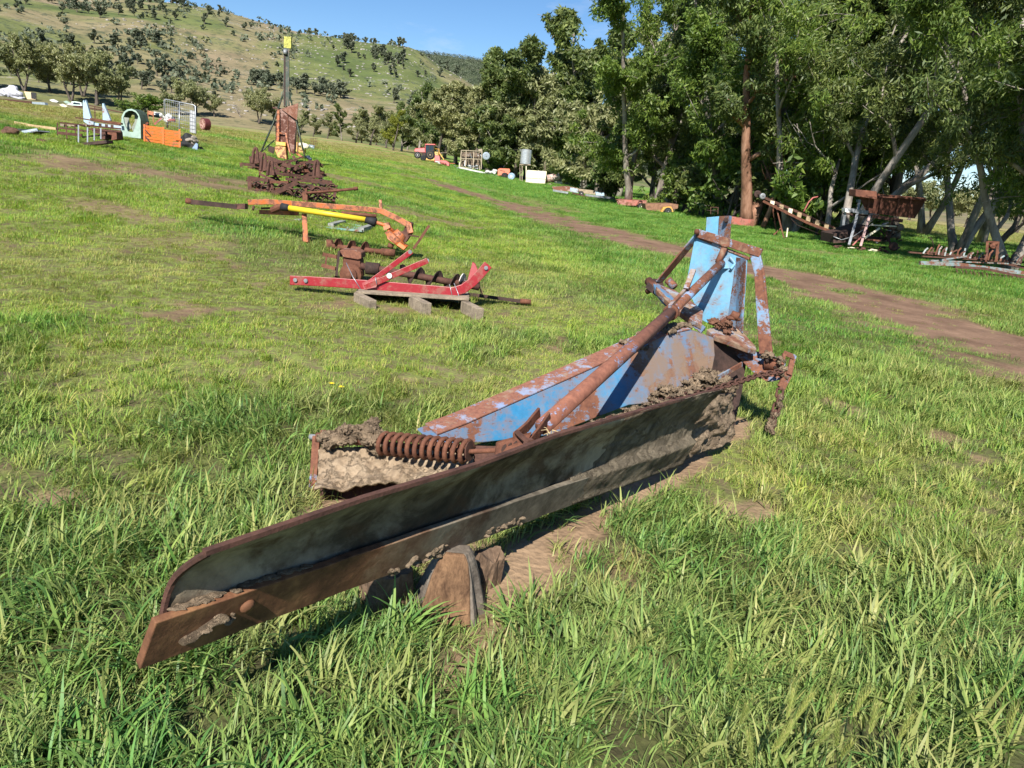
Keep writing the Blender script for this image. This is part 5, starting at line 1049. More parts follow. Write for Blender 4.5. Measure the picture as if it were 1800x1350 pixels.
t.bar('drawbar', [(765, 322), (840, 335)], 9, GALV, .3); t.poly('bed', [(760, 305), (840, 302), (890, 312), (890, 330), (770, 322)], 1.4, m_paint('rail_rust', (.3, .25, .22), .6, 4, fade=0)); t.poly('blue_box', [(850, 308, -.2), (892, 316, -.2), (890, 335, -.2), (850, 330, -.2)], 1.0, BLUEF, bev=.02)
t.poly('deck', [(890, 315), (980, 325), (1030, 340), (1030, 350), (900, 335)], 1.8, m_plain('deck_tan', (.30, .24, .16), .8, 0, .4)); t.poly('guard', [(975, 328, -.3), (1018, 335, -.3), (1018, 350, -.3), (978, 346, -.3)], .5, BLUEF); t.bar('rail', [(925, 345, -.3), (1060, 362, -.3)], 10, GREY, .3); t.wheel('wheel', 905, 338, 12, .25, dz=-.3); t.wheel('wheel', 1060, 368, 15, .25, dz=-.3); t.bar('rail', [(860, 335, -.4), (1000, 370, -.4)], 6, RUST2, .2); t.wheel('wheel', 1100, 375, 13, .25, rim=BLACK, dz=.4)
t = TH('rusty_flat_trailer', 'rusty steel flat trailer with a white wheel', 'trailer', (1200, 412), cT, 2.8125)
t.poly('deck', [(1088, 372), (1110, 368), (1265, 376), (1272, 382), (1235, 400), (1100, 396)], 1.7, REDRUST); t.bar('side_rail', [(1085, 376, -.05), (1092, 396, -.05)], 6, REDRUST, .2); t.wheel('wheel', 1200, 402, 17, .25, rim=CREAM, dz=-.2); t.poly('mudguard', [(1180, 395, -.3), (1190, 380, -.3), (1215, 380, -.3), (1225, 395, -.3), (1216, 388, -.3), (1192, 388, -.3)], .3, REDRUST)
t = TH('box_trailer', 'rusty brown box trailer with a yellow mudguard', 'trailer', (1300, 432), cT, 2.8125, dd=-.2)
t.poly('tray', [(1222, 390), (1345, 388), (1385, 392), (1382, 412), (1300, 428), (1225, 418)], 1.6, m_rust('tray_rust', (.10, .05, .03), (.33, .18, .11), 5)); t.wheel('wheel', 1332, 426, 19, .3, rim=GREY, dz=-.25); t.poly('yellow_mudguard', [(1295, 438, -.35), (1312, 405, -.35), (1352, 402, -.35), (1362, 430, -.35), (1352, 428, -.35), (1346, 412, -.35), (1318, 414, -.35), (1306, 438, -.35)], .35, YELP)
t = TH('red_steel_trough', 'low red oxide steel trough below the trees', 'trough', (1700, 500), cT, 2.8125)
t.poly('side', [(1640, 455), (1757, 468), (1753, 504), (1640, 495)], .05, REDRUST); t.poly('end', [(1757, 468), (1760, 468), (1757, 504), (1753, 504)], .9, REDRUST); t.poly('back', [(1640, 450, .9), (1757, 463, .9), (1753, 500, .9), (1640, 490, .9)], .05, REDRUST); t.bar('rail', [(1525, 420, .5), (1580, 425, .5)], 3, DARK, .05); t.bar('rail', [(1545, 405, .5), (1582, 407, .5), (1580, 440, .5)], 3, RUST2, .05); t.bar('rail', [(1545, 405, .5), (1545, 440, .5)], 3, RUST2, .05)
# ---- right-hand machines
t = TH('bucket_elevator', 'rusty inclined bucket elevator with cream paddles on thin legs', 'elevator', (520, 500), cC, 3.4615)
t.bar('side_rail', [(225, 235), (480, 345), (720, 450)], 14, RUST2, .06); t.bar('side_rail', [(215, 255, -.4), (480, 385, -.4), (735, 478, -.4)], 14, RUST, .06)
t.bar('lower_truss', [(300, 280, -.2), (500, 400, -.2), (720, 490, -.2)], 5, DARK, .04)
for k in range(9): X = 270+k*55; Y = 262+k*23.5; t.poly('paddle', [(X-10, Y-12, -.1), (X+14, Y-6, -.1), (X+8, Y+24, -.3), (X-16, Y+16, -.3)], .05, m_plain('cream_paddle', (.30, .22, .13), .7, 0, .4) if k not in (0, 2) else CREAM)
t.wheel('head_wheel', 178, 212, 22, .1, tyre=DARK, rim=DARK, dz=.1); t.wheel('head_wheel', 209, 225, 18, .1, tyre=GREY, rim=DARK, dz=-.3); t.tube('head_shaft', [(178, 212, .1), (209, 225, -.3)], 8, DARK)
for pts in ([(290, 280, -.2), (340, 482, -.4)], [(270, 285, .1), (296, 460, .3)], [(362, 420, 0), (355, 475, -.2)], [(275, 460), (325, 415)]): t.bar('stand_leg', pts, 7, RUST if pts[0][0] < 300 else CREAM, .05)
t.tube('bent_pipe', [(460, 318), (490, 260), (515, 235), (545, 228)], 9, PINK); t.tube('cable', [(310, 290), (420, 400), (600, 470), (740, 490)], 4, DARK, n=5)
t = TH('rusty_hopper', 'large rusty grain hopper on a wrecked frame in front of the trees', 'hopper', (830, 560), cC, 3.4615)
HR = m_rust('hopper_rust', (.065, .025, .018), (.19, .075, .045), 3)
t.poly('hopper_front', [(800, 225, -.5), (1200, 245, -.5), (1130, 360, -.2), (850, 325, -.2)], .04, HR); t.poly('hopper_back', [(790, 200, 1.4), (1195, 235, 1.4), (1125, 350, 1.1), (845, 320, 1.1)], .04, HR)
q = MB(); A1 = [t.pt((1200, 245, -.5)), t.pt((1195, 235, 1.4)), t.pt((1125, 350, 1.1)), t.pt((1130, 360, -.2))]; q.prism(A1, np.array([.03, 0, 0])); q.build('hopper_end', HR, t.e)
q = MB(); A1 = [t.pt((800, 225, -.5)), t.pt((790, 200, 1.4)), t.pt((845, 320, 1.1)), t.pt((850, 325, -.2))]; q.prism(A1, np.array([-.03, 0, 0])); q.build('hopper_end', HR, t.e)
t.poly('top_box', [(778, 183, -.7), (905, 195, -.7), (908, 245, -.7), (775, 225, -.7)], .6, HR, bev=.02); t.bar('rim', [(905, 215, -.55), (1200, 248, -.55)], 12, HR, .12)
for X in (860, 935, 1040, 1115): t.bar('rib', [(X, 240, -.56), (X-14, 330, -.35)], 8, HR, .05)
GB = m_plain('grey_blue_frame', (.22, .23, .25), .6, 0, .5)
for pts, w, mt in [([(715, 305, -.5), (700, 400, -.3)], 14, GB), ([(715, 305, -.5), (850, 325, -.4)], 22, GB), ([(800, 250, -.4), (775, 380, -.4), (735, 520, -.6)], 14, GB), ([(860, 345, -.4), (805, 530, -.6)], 14, m_plain('pink_grey', (.40, .26, .24), .7, 0, .4)), ([(920, 420, -.5), (830, 480, -.5)], 12, CREAM), ([(755, 525, -.3), (840, 440, -.3)], 8, PINK), ([(830, 485, -.4), (930, 497, -.4)], 10, RUST), ([(700, 330), (870, 345)], 10, DARK), ([(880, 345, -.2), (1060, 375, -.2)], 20, RUST2), ([(870, 400, -.3), (1050, 410, -.3)], 8, CREAM), ([(640, 460, .3), (980, 490, .3)], 24, DARK), ([(960, 440), (1000, 550)], 12, RUST2), ([(1000, 370), (985, 480)], 10, RUST2)]:
    t.bar('frame_bar', pts, w, mt, .08)
t.poly('engine_housing', [(640, 455, .4), (720, 440, .4), (840, 400, .4), (870, 470, .4), (820, 500, .4), (640, 510, .4)], 1.2, DARK); t.poly('white_duct', [(712, 298, -.6), (745, 300, -.6), (735, 325, -.6), (712, 320, -.6)], .3, WHITE)
for i in range(26):
    X = random.uniform(900, 1070); Y = random.uniform(385, 545); t.tube('linkage', [(X, Y, random.uniform(-.5, .8)), (X+random.uniform(-35, 35), Y+random.uniform(-22, 30), random.uniform(-.5, .8))], random.uniform(6, 13), random.choice((RUST2, RUST2, BRN, GREY, DARK)), n=6)
t.wheel('pulley', 1045, 415, 22, .1, tyre=BRN, rim=GREY, dz=-.3); t.wheel('pulley', 1005, 530, 26, .12, tyre=RUST2, rim=DARK, dz=-.4); t.tube('belt', [(640, 470, -.3), (690, 490, -.3), (760, 470, -.3), (880, 390, -.3)], 5, GALV, n=5)
for k in range(5): t.blob('rubble', [(640+k*70, 525+k*8, -.5), (690+k*70, 530+k*8, -.6)], CREAM if k % 2 else RUST2, 12, 6, (1.6, 1, .4))
t = TH('field_cultivator', 'long low teal and rust cultivator with rows of spring tines', 'cultivator', (1450, 690), cC, 3.4615)
TL = m_paint('dull_teal', (.13, .24, .25), .45, 5, fade=.3)
for pts, w, mt in [([(1170, 630, -.4), (1400, 640, -.4), (1640, 670, -.4), (1900, 705, -.4)], 22, TL), ([(1100, 565, 1.2), (1500, 600, 1.2), (1950, 680, 1.2)], 10, RUST2), ([(1180, 590, .8), (1600, 615, .8), (1950, 700, .8)], 9, RUST2), ([(1220, 625, .2), (1450, 590, .8)], 10, TL), ([(1380, 655, -.8), (1560, 665, -.8), (1900, 740, -.8)], 14, RUST2), ([(1230, 615, .4), (1700, 635, .4)], 8, TL), ([(1550, 665, -.6), (1750, 690, -.6)], 12, TL), ([(1200, 560, 1.6), (1900, 640, 1.6)], 8, RUST2)]:
    t.bar('frame_bar', pts, w, mt, .09)
for i in range(30):
    X = 1190+i*22+random.uniform(-6, 6); Yb = 575+(X-1190)*.10; h_ = random.uniform(28, 62); dz = random.uniform(0, 1.6)
    t.bar('tine_shank', [(X, Yb, dz), (X+random.uniform(5, 18), Yb-h_*.7, dz), (X+random.uniform(12, 30), Yb-h_, dz)], 9, random.choice((TL, RUST2, RUST2, RUST)), .06)
for i in range(18):
    X = 1390+i*26+random.uniform(-5, 5); Yb = 668+(X-1390)*.13
    t.tube('spring_tine', [(X, Yb, -.8), (X+10, Yb+22, -.9), (X-2, Yb+42, -.9), (X-14, Yb+52, -.9)], 7, RUST2, n=5)
t.bar('hitch_tower', [(1575, 500, .3), (1645, 505, .3)], 10, RUST, .1); t.bar('hitch_tower', [(1578, 502, .3), (1570, 625, .3)], 14, RUST, .1); t.bar('hitch_tower', [(1642, 505, .3), (1632, 625, .3)], 14, RUST, .1); t.blob('drum', [(1595, 520, .3), (1625, 522, .3)], RUST, 20, 7); t.tube('loose_rod', [(1225, 475, .9), (1240, 490, .9), (1250, 530, .9)], 6, DARK)
# ================================================================ small plants
FLW = m_plain('yellow_petal', (.75, .55, .02), .5, 0, .1); STEM = m_leaf('stem_green', (.08, .14, .03), (.10, .17, .035), (.12, .18, .04))
for px, py, lb in ((583, 674, 'left of the two yellow daisies in the turf'), (600, 680, 'right of the two yellow daisies in the turf')):
    p_, d = G(px, py+8); e = empty('yellow_daisy', p_, lb, 'flower'); top = P(px, py, d)
    MB().tube([p_, (p_+top)/2+np.array([.01, 0, 0]), top], .003, 5).build('stem', STEM, e)
    q = MB()
    for k in range(9): a = 2*PI*k/9; v_ = np.array([math.cos(a), math.sin(a), .15]); w_ = np.array([-math.sin(a), math.cos(a), 0])*.006; q.add([top, top+v_*.012+w_, top+v_*.022, top+v_*.012-w_], [(0, 1, 2, 3)])
    q.sphere(top+np.array([0, 0, .003]), .006, n=8, m_=5); q.build('petals', FLW, e)
def seed_head():
    q = MB(); 
    for k in range(26):
        t_ = k/25; c0 = np.array([.012*t_*t_, 0, .075*t_]); a = k*2.4
        for s_ in (0, PI): v_ = np.array([math.cos(a+s_)*.006, math.sin(a+s_)*.006, .012]); q.tube([c0, c0+v_*.8, c0+v_*1.0], [.0015, .0022, .0006], 4); q.tube([c0+v_, c0+v_*1.2+np.array([math.cos(a+s_)*.006, math.sin(a+s_)*.006, .028])], [.0005, .0002], 3)
    return q
SH = m_leaf('seed_green', (.26, .34, .08), (.36, .40, .12), (.44, .42, .16), .35)
heads = [(1285, 1165), (1383, 1240), (1368, 1290), (1398, 1240), (1448, 1250), (1428, 1290), (1470, 1290), (1477, 1310), (1528, 1265), (1592, 1230), (1575, 1280), (1355, 1300), (1300, 1250), (1770, 1270), (1322, 1320), (1500, 1235)]
proto = None
for i, (px, py) in enumerate(heads):
    g_, d = G(px-4, py+95); top = P(px, py+25, d*.93)
    e = empty('barley_grass', g_, 'bristly pale green seed head among the tall grass at lower right', 'seed head', 'barley grass seed heads')
    MB().tube([g_, g_*.5+top*.5+np.array([.008, 0, 0]), top], [.0018, .0015, .0012], 5).build('stalk', STEM, e)
    if proto is None: ob = seed_head().build('seed_head', SH, None); pm = ob.data; proto = ob
    else: ob = bpy.data.objects.new('seed_head', pm); COL.objects.link(ob)
    ob.parent = e; ob.location = [float(c) for c in (top-g_)]; ob.rotation_euler = (random.uniform(-.25, .25), random.uniform(-.35, .35), random.uniform(0, 6)); ob.scale = (.75, .75, 1.0)
# ================================================================ TREES
LEAF_A = m_leaf('gum_leaves', (.056, .086, .030), (.105, .145, .044), (.20, .235, .075), .28, .25)
LEAF_B = m_leaf('bright_gum_leaves', (.058, .105, .022), (.11, .175, .032), (.21, .275, .058), .32, .4)
LEAF_C = m_leaf('olive_leaves', (.135, .155, .070), (.23, .245, .115), (.34, .345, .18), .25, .3)
LEAF_H = m_leaf('hill_leaves', (.085, .105, .075), (.125, .145, .10), (.165, .18, .13), .1, .02, .8, spec=.1)  # leaf tone lightened to paint in the haze over the distant hill
LEAF_Y = m_leaf('willow_leaves', (.15, .18, .02), (.21, .23, .03), (.27, .27, .05), .3, .3)
BARK = m_bark('gum_bark', (.13, .105, .085), (.27, .235, .20), (.42, .38, .33)); BARKR = m_bark('stringy_bark', (.10, .05, .03), (.26, .135, .085), (.38, .22, .15)); BARKD = m_bark('dark_bark', (.05, .042, .035), (.11, .09, .075), (.2, .17, .14))
def limb(p0, d, L, r0_, r1_, R_, n=6, wob=.16, up=.1):
    pts = [np.array(p0, float)]; d = nrm(d)
    for i in range(n):
        d = nrm(d+R_.normal(0, wob, 3)+np.array([0, 0, up])); pts.append(pts[-1]+d*L/n)
    return pts, list(np.linspace(r0_, r1_, n+1)), d
def leaves(C_, rad, per, L, Wd, R_, droop=.7, flat=.75):
    n = len(C_)*per; c = np.repeat(C_, per, 0); rr_ = np.repeat(rad, per)[:, None]
    off = R_.normal(0, 1, (n, 3)); off /= np.linalg.norm(off, axis=1)[:, None]+1e-6; off *= R_.uniform(.25, 1, (n, 1))**.5; c = c+off*rr_*np.array([1, 1, flat])
    l = R_.normal(0, 1, (n, 3))+np.array([0, 0, -droop])+off*.5; l /= np.linalg.norm(l, axis=1)[:, None]; w = np.cross(l, R_.normal(0, 1, (n, 3))); w /= np.linalg.norm(w, axis=1)[:, None]+1e-6
    s = R_.uniform(.6, 1.3, (n, 1)); LL = L*s; WW = Wd*s/2
    V = np.stack([c-l*LL/2, c+w*WW, c+l*LL/2, c-w*WW], 1).reshape(-1, 3); return V, np.arange(n*4).reshape(-1, 4)
def tree_mesh(seed, Ht, spread, nleaf, L, Wd, leafm, barkm, bare=.25, nl=7, lean=.06, r=.3, droop=.7, forks=1, cr_=(.055, .15), kp_=.62):
    R_ = np.random.default_rng(seed); mb_ = MB(); ends = []; rads = []
    stems = []
    for f in range(forks):
        a = 2*PI*f/forks+R_.uniform(0, 1); ln = lean if forks == 1 else .22+lean
        stems.append(limb((0, 0, -.2), (math.cos(a)*ln, math.sin(a)*ln, 1), Ht*.82, r/(forks**.5), r*.16, R_, 10, .07, .06))
    for pts, rs, _ in stems:
        mb_.tube(pts, [rs[0]*1.45]+rs[1:], 9)
        for k in range(nl//forks+1):
            t_ = bare+(1-bare)*(k+R_.uniform(0, .9))/(nl//forks+1); i = min(int(t_*10), 9); p_ = pts[i]+(pts[i+1]-pts[i])*(t_*10-i)
            a = R_.uniform(0, 2*PI); el = R_.uniform(.25, .9)+.5*t_; Lb = spread*(1.05-.55*t_)*R_.uniform(.7, 1.15); rb = max(rs[i]*.55, .03)
            bp, br, bd = limb(p_, (math.cos(a), math.sin(a), el), Lb, rb, rb*.3, R_, 6, .2, .08); mb_.tube(bp, br, 6)
            for j in range(2, 7):
                for q_ in range(2):
                    a2 = R_.uniform(0, 2*PI); tp_, tr_, _d = limb(bp[j], bd*.6+np.array([math.cos(a2), math.sin(a2), R_.uniform(-.5, .7)]), Lb*R_.uniform(.25, .5), br[j]*.5, .012, R_, 3, .25, .0)
                    mb_.tube(tp_, tr_, 4, False); ends += tp_[1:]+[bp[j]]; rads += [spread*R_.uniform(*cr_)]*4
        ends += pts[7:]; rads += [spread*.22]*len(pts[7:])
    ends = np.array(ends); rads = np.array(rads); keep = R_.uniform(size=len(ends)) < kp_; ends = ends[keep]; rads = rads[keep]
    per = max(1, nleaf//len(ends)); V, Q = leaves(ends, rads, per, L, Wd, R_, droop)
    tm = bpy.data.meshes.new('trunk'); tm.from_pydata(mb_.v, [], mb_.f); tm.materials.append(barkm); tm.polygons.foreach_set('use_smooth', [True]*len(tm.polygons))
    return tm, rawmesh('crown', V, Q, leafm)
def put_tree(name, meshes, loc, sc_, rz, label, group, cat='tree', tilt=(0, 0)):
    e = empty(name, loc, label, cat, group); e.rotation_euler = (tilt[0], tilt[1], rz); e.scale = (sc_[0], sc_[0], sc_[1]) if hasattr(sc_, '__len__') else (sc_,)*3
    for nm, me_ in zip(('trunk', 'crown'), meshes):
        o = bpy.data.objects.new(nm, me_); COL.objects.link(o); o.parent = e
    return e
BIG = [tree_mesh(11, 17, 5.2, 46000, .30, .085, LEAF_A, BARK, .12, 12, .05, .29), tree_mesh(12, 19, 5.6, 46000, .30, .085, LEAF_B, BARK, .10, 13, .10, .33, forks=2), tree_mesh(13, 16, 5.0, 40000, .30, .08, LEAF_A, BARKD, .08, 11, .08, .33)]
NEAR = [tree_mesh(21, 13, 5.5, 46000, .24, .055, LEAF_B, BARK, .16, 12, .25, .24, .9, 2), tree_mesh(22, 15, 5.2, 42000, .24, .055, LEAF_A, BARK, .22, 11, .2, .28, .9, 3)]
MIDT = [tree_mesh(31, 11, 4.0, 20000, .42, .14, LEAF_C, BARKD, .06, 9, .05, .25), tree_mesh(32, 9, 4.2, 18000, .42, .14, LEAF_C, BARKD, .1, 8, .1, .25), tree_mesh(33, 12, 3.6, 20000, .42, .13, LEAF_A, BARK, .05, 10, .05, .22)]
PAD = [tree_mesh(41, 8, 5.0, 10000, .45, .16, LEAF_C, BARKD, .22, 8, .12, .30, forks=2), tree_mesh(42, 7, 4.6, 9000, .45, .16, LEAF_C, BARKD, .2, 8, .2, .3)]
HILL = [tree_mesh(50+i, 7, 3.0, 900, 1.3, .75, LEAF_H, BARKD, .22, 5, .1, .25, droop=.1) for i in range(4)]
SHR = [tree_mesh(61, 2.2, 1.3, 5000, .22, .09, LEAF_A, BARKD, .02, 8, .1, .05, forks=3), tree_mesh(62, 2.6, 1.5, 5000, .2, .07, LEAF_B, BARKD, .02, 8, .1, .05, forks=2)]
def at_az(px, D):
    """point on the land in the direction of picture column px (taken along the horizon) at distance D"""
    v = ray(px, HOR(px)); az = math.atan2(v[0], v[1]); x, y = D*math.sin(az), D*math.cos(az); return np.array([x, y, float(tz(x, y))])
TR = random.Random(5)
ORD = ['first', 'second', 'third', 'fourth', 'fifth', 'sixth', 'seventh', 'eighth', 'ninth', 'tenth', 'eleventh', 'twelfth', 'thirteenth', 'fourteenth', 'fifteenth', 'sixteenth', 'seventeenth', 'eighteenth', 'nineteenth', 'twentieth', 'twenty-first', 'twenty-second', 'twenty-third', 'twenty-fourth', 'twenty-fifth', 'twenty-sixth', 'twenty-seventh', 'twenty-eighth', 'twenty-ninth', 'thirtieth', 'thirty-first', 'thirty-second', 'thirty-third', 'thirty-fourth', 'thirty-fifth']
def rank(px, allpx, i): return ORD[sorted(range(len(allpx)), key=lambda k: (allpx[k], k)).index(i)]
# the big windbreak on the right: every trunk stands where it does in the photograph, front row then back rows
front = [(1110, 50, 1, .95, 'tall gum with a pale trunk behind the rusty flat trailer'), (1158, 51, 0, .95, 'gum with a dark lower trunk right behind the two rust trailers'), (1215, 50, 2, 1.0, 'leafy gum behind the grader head'),
         (1275, 45, 1, 1.0, 'bright green gum above the red steel trough'), (1395, 42, 0, 1.1, 'tall gum rising behind the head of the bucket elevator'), (1470, 44, 1, 1.05, 'tall gum rising behind the middle of the bucket elevator'), (1580, 46, 2, 1.1, 'dark gum directly behind the rusty hopper')]
for px, D, k, s_, lb in front: put_tree('gum_tree', BIG[k], at_az(px, D), s_, TR.uniform(0, 6.28), lb, 'gum trees of the windbreak')
for px, D, k, s_, lb in [(1055, 76, 1, 1.45, 'dense grey-green gum left of the pale trunked one behind the trailers'), (1085, 92, 0, 2.0, 'tall gum rising behind the grey-green ones by the trailers'), (1000, 124, 2, 2.35, 'tall grey-green gum above the cream tank and rusty drum'), (952, 130, 0, 2.25, 'grey-green gum whose crown rises above the elevated tank'), (1028, 104, 2, 2.1, 'grey-green gum behind the blue grey trailer')]: put_tree('gum_tree', MIDT[k], at_az(px, D), s_, TR.uniform(0, 6.28), lb, 'gum trees of the windbreak')
back = [(1180, 64), (1250, 60), (1330, 58), (1090, 76), (1420, 60), (1500, 62), (1330, 76), (1560, 72), (1150, 84), (1000, 150), (1240, 82)]
HIGHC = tree_mesh(14, 18, 6.2, 42000, .30, .085, LEAF_B, BARK, .38, 11, .12, .36, 0.9, 2)
for i, (px, D) in enumerate([(1630, 62), (1735, 58), (1850, 52), (1940, 44)]): put_tree('gum_tree', HIGHC, at_az(px, D), TR.uniform(.92, 1.1), TR.uniform(0, 6.28), 'high crowned gum over the yellow field, %s from the left' % ORD[i], 'high crowned gums on the right')
for i, (px, D) in enumerate(back): put_tree('gum_tree', BIG[i % 3], at_az(px, D), TR.uniform(.92, 1.2), TR.uniform(0, 6.28), 'back-row gum of the windbreak, %s from the left' % rank(px, [b_[0] for b_ in back], i), 'gum trees at the back of the windbreak')
near = [(1500, 34, 1, 1.1, .30, 'leaning pale multi-stemmed gum just left of the rusty hopper'), (1800, 28.5, 0, .85, -.12, 'gnarled gum with low bright foliage at the right edge'), (1895, 26, 1, .95, -.1, 'gum reaching in from beyond the right edge'), (1700, 36, 1, 1.0, .05, 'gum with bright drooping foliage right of the hopper'), (1400, 38, 0, 1.1, .12, 'gum with forked grey stems behind the bucket elevator')]
for px, D, k, s_, tl, lb in near: put_tree('gum_tree', NEAR[k], at_az(px, D), s_, 0, lb, 'gum trees of the windbreak', tilt=(0, tl))
# stringy red-barked stump tree
rb = tree_mesh(71, 13, 4.2, 20000, .28, .08, LEAF_A, BARKR, .28, 9, .22, .46, forks=2); put_tree('stringybark_tree', rb, at_az(1322, 40), 1.0, .4, 'thick trunk of shaggy red-brown bark behind the elevator', 'gum trees of the windbreak')
# dead and bare limbs
def bare_tree(seed, Ht, loc, label, m_=BARK, n_=7, r=.14):
    R_ = np.random.default_rng(seed); q_ = MB(); pts, rs, _ = limb((0, 0, -.1), (R_.normal(0, .2), R_.normal(0, .2), 1), Ht*.6, r, r*.4, R_, 6, .15, .1); q_.tube(pts, rs, 7)
    for k in range(n_):
        i = R_.integers(2, 7); a = R_.uniform(0, 6.28); bp, br, bd = limb(pts[i], (math.cos(a), math.sin(a), .7), Ht*.4, rs[i]*.6, rs[i]*.2, R_, 5, .2, .1); q_.tube(bp, br, 5)
        for j in (2, 3, 4): a = R_.uniform(0, 6.28); tp_, tr_, _ = limb(bp[j], (math.cos(a), math.sin(a), .6), Ht*.2, br[j]*.5, .01, R_, 3, .2, .1); q_.tube(tp_, tr_, 4, False)
    e = empty('bare_tree', loc, label, 'tree'); o = q_.build('branches', m_, None, True); o.parent = e; return e
bare_tree(81, 7.5, at_az(1465, 35), 'bare grey twisted stems left of the leaning gum')
bare_tree(82, 5.5, at_az(1745, 31), 'bare dark forked stems right of the hopper', BARKD, 4)
bare_tree(84, 6.5, G(424, 207)[0], 'small leafless grey tree left of the tall mast', BARK, 10, .18)
bare_tree(85, 6, at_az(1350, 39), 'dry bent branches behind the head of the elevator', BARKR, 8)
# understorey along the windbreak
shr_ = [(990, 122), (1025, 80), (1062, 62), (1190, 48), (1240, 46), (1290, 43), (1345, 41), (1450, 38), (910, 124), (870, 124), (1385, 42), (1500, 42), (1080, 64), (1215, 52)]
for i, (px, D) in enumerate(shr_):
    put_tree('shrub', SHR[i % 2], at_az(px, D), TR.uniform(1.5, 2.6), TR.uniform(0, 6.28), 'low green shrub under the windbreak gums, %s from the left' % rank(px, [b_[0] for b_ in shr_], i), 'shrubs under the windbreak', 'shrub')
# the line of trees running away to the left, along the creek
creek = [(905, 96, 1.25), (870, 108, 1.2), (835, 118, 1.15), (800, 128, 1.1), (768, 138, 1.1), (735, 150, 1.05), (705, 165, 1.0), (678, 172, .95), (650, 182, .95), (625, 190, .85), (600, 198, .8), (575, 205, .75), (550, 212, .7), (528, 222, .7), (890, 120, 1.35), (850, 132, 1.3), (815, 145, 1.25), (780, 160, 1.2), (750, 175, 1.2), (715, 190, 1.15), (690, 205, 1.0), (930, 105, 1.45), (965, 98, 1.5), (945, 120, 1.5), (985, 126, 1.5), (660, 215, .95), (635, 222, .9), (745, 160, .7), (890, 103, .9), (925, 92, .9), (858, 112, .8)]
for i, (px, D, s_) in enumerate(creek):
    s_ = float(np.interp(px, [528, 600, 700, 780, 850, 930, 965], [.72, .85, 1.1, 1.5, 1.72, 1.9, 2.0]))*TR.uniform(.85, 1.08); D = max(D, 122+.22*abs(900-px)*.3); put_tree('creek_tree', MIDT[(i*2+i//3) % 3], at_az(px, D), (s_*1.0, s_*.98), TR.uniform(0, 6.28), 'grey-green tree of the creek line behind the red tractor, %s from the left' % rank(px, [b_[0] for b_ in creek], i), 'creek line trees')
wl = tree_mesh(91, 9, 3.6, 9000, .4, .12, LEAF_Y, BARKD, .05, 8, .05, .2); put_tree('willow_tree', wl, at_az(690, 158), .95, 1, 'yellow-green tree standing out in the creek line', None)
# paddock trees on the left
for px, D, k, s_, lb in [(48, 269, 0, 1.78, 'spreading gum at the left edge behind the white bales'), (92, 274, 1, 1.46, 'rounded gum right of the spreading one at the left edge'), (-15, 269, 1, 1.94, 'gum cut off by the left edge of the view'), (128, 259, 0, 1.84, 'leaning gum behind the blue prongs'), (172, 256, 1, 1.94, 'broad gum behind the green canopy'), (212, 256, 0, 1.46, 'dense round gum left of the mesh gate'), (150, 272, 0, 1.73, 'gum at the back of the clump behind the canopy'),
                         (318, 254, 1, 1.40, 'grey scrubby tree behind the mesh gate'), (346, 259, 0, 1.19, 'twiggy grey tree right of the mesh gate'), (378, 259, 1, 0.86, 'small tree at the right end of the scrub behind the gate'), (455, 256, 0, 1.30, 'dark gum immediately left of the mast'), (480, 259, 1, 1.08, 'dark gum hidden partly by the mast')]:
    put_tree('paddock_tree', PAD[k], at_az(px, D), s_, TR.uniform(0, 6.28), lb, 'trees scattered on the far side of the paddock')
put_tree('round_bush', tree_mesh(95, 3, 2.0, 9000, .2, .1, LEAF_B, BARKD, .0, 12, .05, .08, forks=4), G(256, 204)[0], (3.4, 2.0), 0, 'bright green rounded bush behind the green canopy', None, 'bush')
# trees on the hill: thick on the left and along gullies, thin on the right, a few on the skyline
hp_ = []
def hilltop(px, D): hp_.append((px, D))
for px in (205, 268, 283, 372, 392, 452, 478, 485, 540, 552, 603, 615, 650, 676, 684, 690): hilltop(px, TR.uniform(670, 705))
tries = 0
while len(hp_) < 296 and tries < 40000:
    tries += 1; px = TR.uniform(-60, 830); D = TR.uniform(290, 700)
    v = ray(px, HOR(px)); az = math.atan2(v[0], v[1]); x, y = D*math.sin(az), D*math.cos(az)
    g_ = float(fbm(x, y, 75, 141, 3)); dens = (1.0 if px < 330 else .75 if px < 500 else .42)
    if TR.random() < (.05+float(sstep(.45, .62, g_)))*.5*dens: hp_.append((px, D))
for i in range(70):                                            # belts on the lower slope
    px = TR.choice((TR.uniform(520, 610), TR.uniform(600, 700), TR.uniform(440, 500))); hp_.insert(20, (px, TR.uniform(350, 380) if px < 605 else 470+(700-px)*.3+TR.uniform(-15, 15)))
hp_ = hp_[:300]
for i, (px, D) in enumerate(hp_):
    s_ = TR.uniform(.4, 1.05); put_tree('hill_tree', HILL[i % 4], at_az(px, D), (s_*1.15, s_), TR.uniform(0, 6.28), 'small grey-green gum standing on the hillside', 'gums scattered over the hillside')
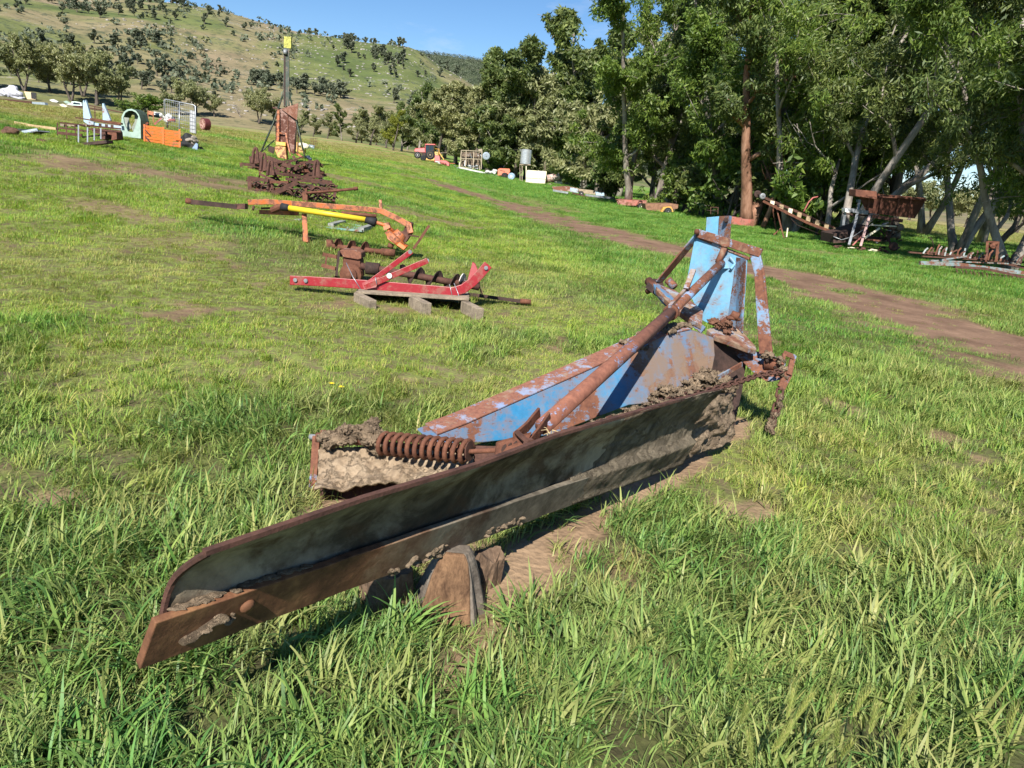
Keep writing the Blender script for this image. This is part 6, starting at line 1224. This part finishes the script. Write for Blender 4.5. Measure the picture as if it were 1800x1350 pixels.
# beyond the first 300: woodland reading as a mass (gullies, left slope and the far range)
Vs = []; R_ = np.random.default_rng(9); N = 26000
px_ = R_.uniform(-80, 860, N); D_ = R_.uniform(300, 700, N); far_ = R_.uniform(size=N) < .45; D_ = np.where(far_, R_.uniform(1150, 1690, N), D_); px_ = np.where(far_, R_.uniform(560, 1350, N), px_)
azs_ = np.arctan2((px_-900)/F*math.cos(ROL), 1.0); x = D_*np.sin(azs_); y = D_*np.cos(azs_); g_ = fbm(x, y, 75, 141, 3)
dn = np.where(far_, 1.0, np.where(px_ < 330, .13, np.where(px_ < 500, .08, .02))*(.12+sstep(.44, .62, fbm(x, y, 40, 145, 3)))*1.0); kp = R_.uniform(size=N) < dn; x = x[kp]; y = y[kp]; fk_ = far_[kp]; z = tz(x, y)
s_ = np.where(fk_, 1.3, .62)*R_.uniform(.6, 1.3, len(x)); C_ = np.stack([x, y, z+2.6*s_], 1)
V1, Q1 = leaves(np.repeat(C_, 1, 0), 3.3*s_, 14, 1.9, 1.2, R_, 0., .75)
o = bpy.data.objects.new('hill_woodland', rawmesh('hill_woodland', V1, Q1, LEAF_H)); COL.objects.link(o); tag(o, 'grey-green woodland covering the gullies of the hill and the far range', 'woodland', kind='stuff')
# trees far behind the right-hand field
fld_ = [(1640, 150, .9), (1700, 140, .8), (1735, 170, 1.0), (1600, 170, 1.0), (1790, 160, 1.0), (1675, 210, 1.1), (1760, 220, 1.2), (1550, 160, 1.0)]
for i, (px, D, s_) in enumerate(fld_): put_tree('field_tree', PAD[i % 2], at_az(px, D), s_, TR.uniform(0, 6.28), 'small gum far across the yellow field, %s from the left' % rank(px, [b_[0] for b_ in fld_], i), 'gums across the far field')
# rocks on the hillside
q = MB(); V_ = []; 
N = 4200; px_ = R_.uniform(60, 840, N); D_ = R_.uniform(270, 700, N); azs_ = np.arctan2((px_-900)/F*math.cos(ROL), 1.0); x = D_*np.sin(azs_); y = D_*np.cos(azs_); kp = R_.uniform(size=N) < sstep(.46, .62, fbm(x, y, 60, 151, 4)); x = x[kp]; y = y[kp]; z = tz(x, y); n_ = len(x)
cube = np.array([[a, b2, c_] for a in (-1, 1) for b2 in (-1, 1) for c_ in (-1, 1)], float); sz = R_.uniform(.15, .6, (n_, 1, 1))*R_.uniform(.6, 1.3, (n_, 1, 3)); VV = cube[None]*sz*R_.uniform(.6, 1.1, (n_, 8, 1))*np.array([1.3, 1, .7])+np.stack([x, y, z], 1)[:, None]
fq = np.array([[0, 1, 3, 2], [4, 6, 7, 5], [0, 4, 5, 1], [2, 3, 7, 6], [0, 2, 6, 4], [1, 5, 7, 3]]); QQ = (np.arange(n_)[:, None, None]*8+fq[None]).reshape(-1, 4)
o = bpy.data.objects.new('hill_rocks', rawmesh('hill_rocks', VV.reshape(-1, 3), QQ, m_plain('granite', (.30, .275, .255), .9, 0, .4, .3))); COL.objects.link(o); tag(o, 'pale granite boulders strewn across the hillside', 'rocks', kind='stuff')
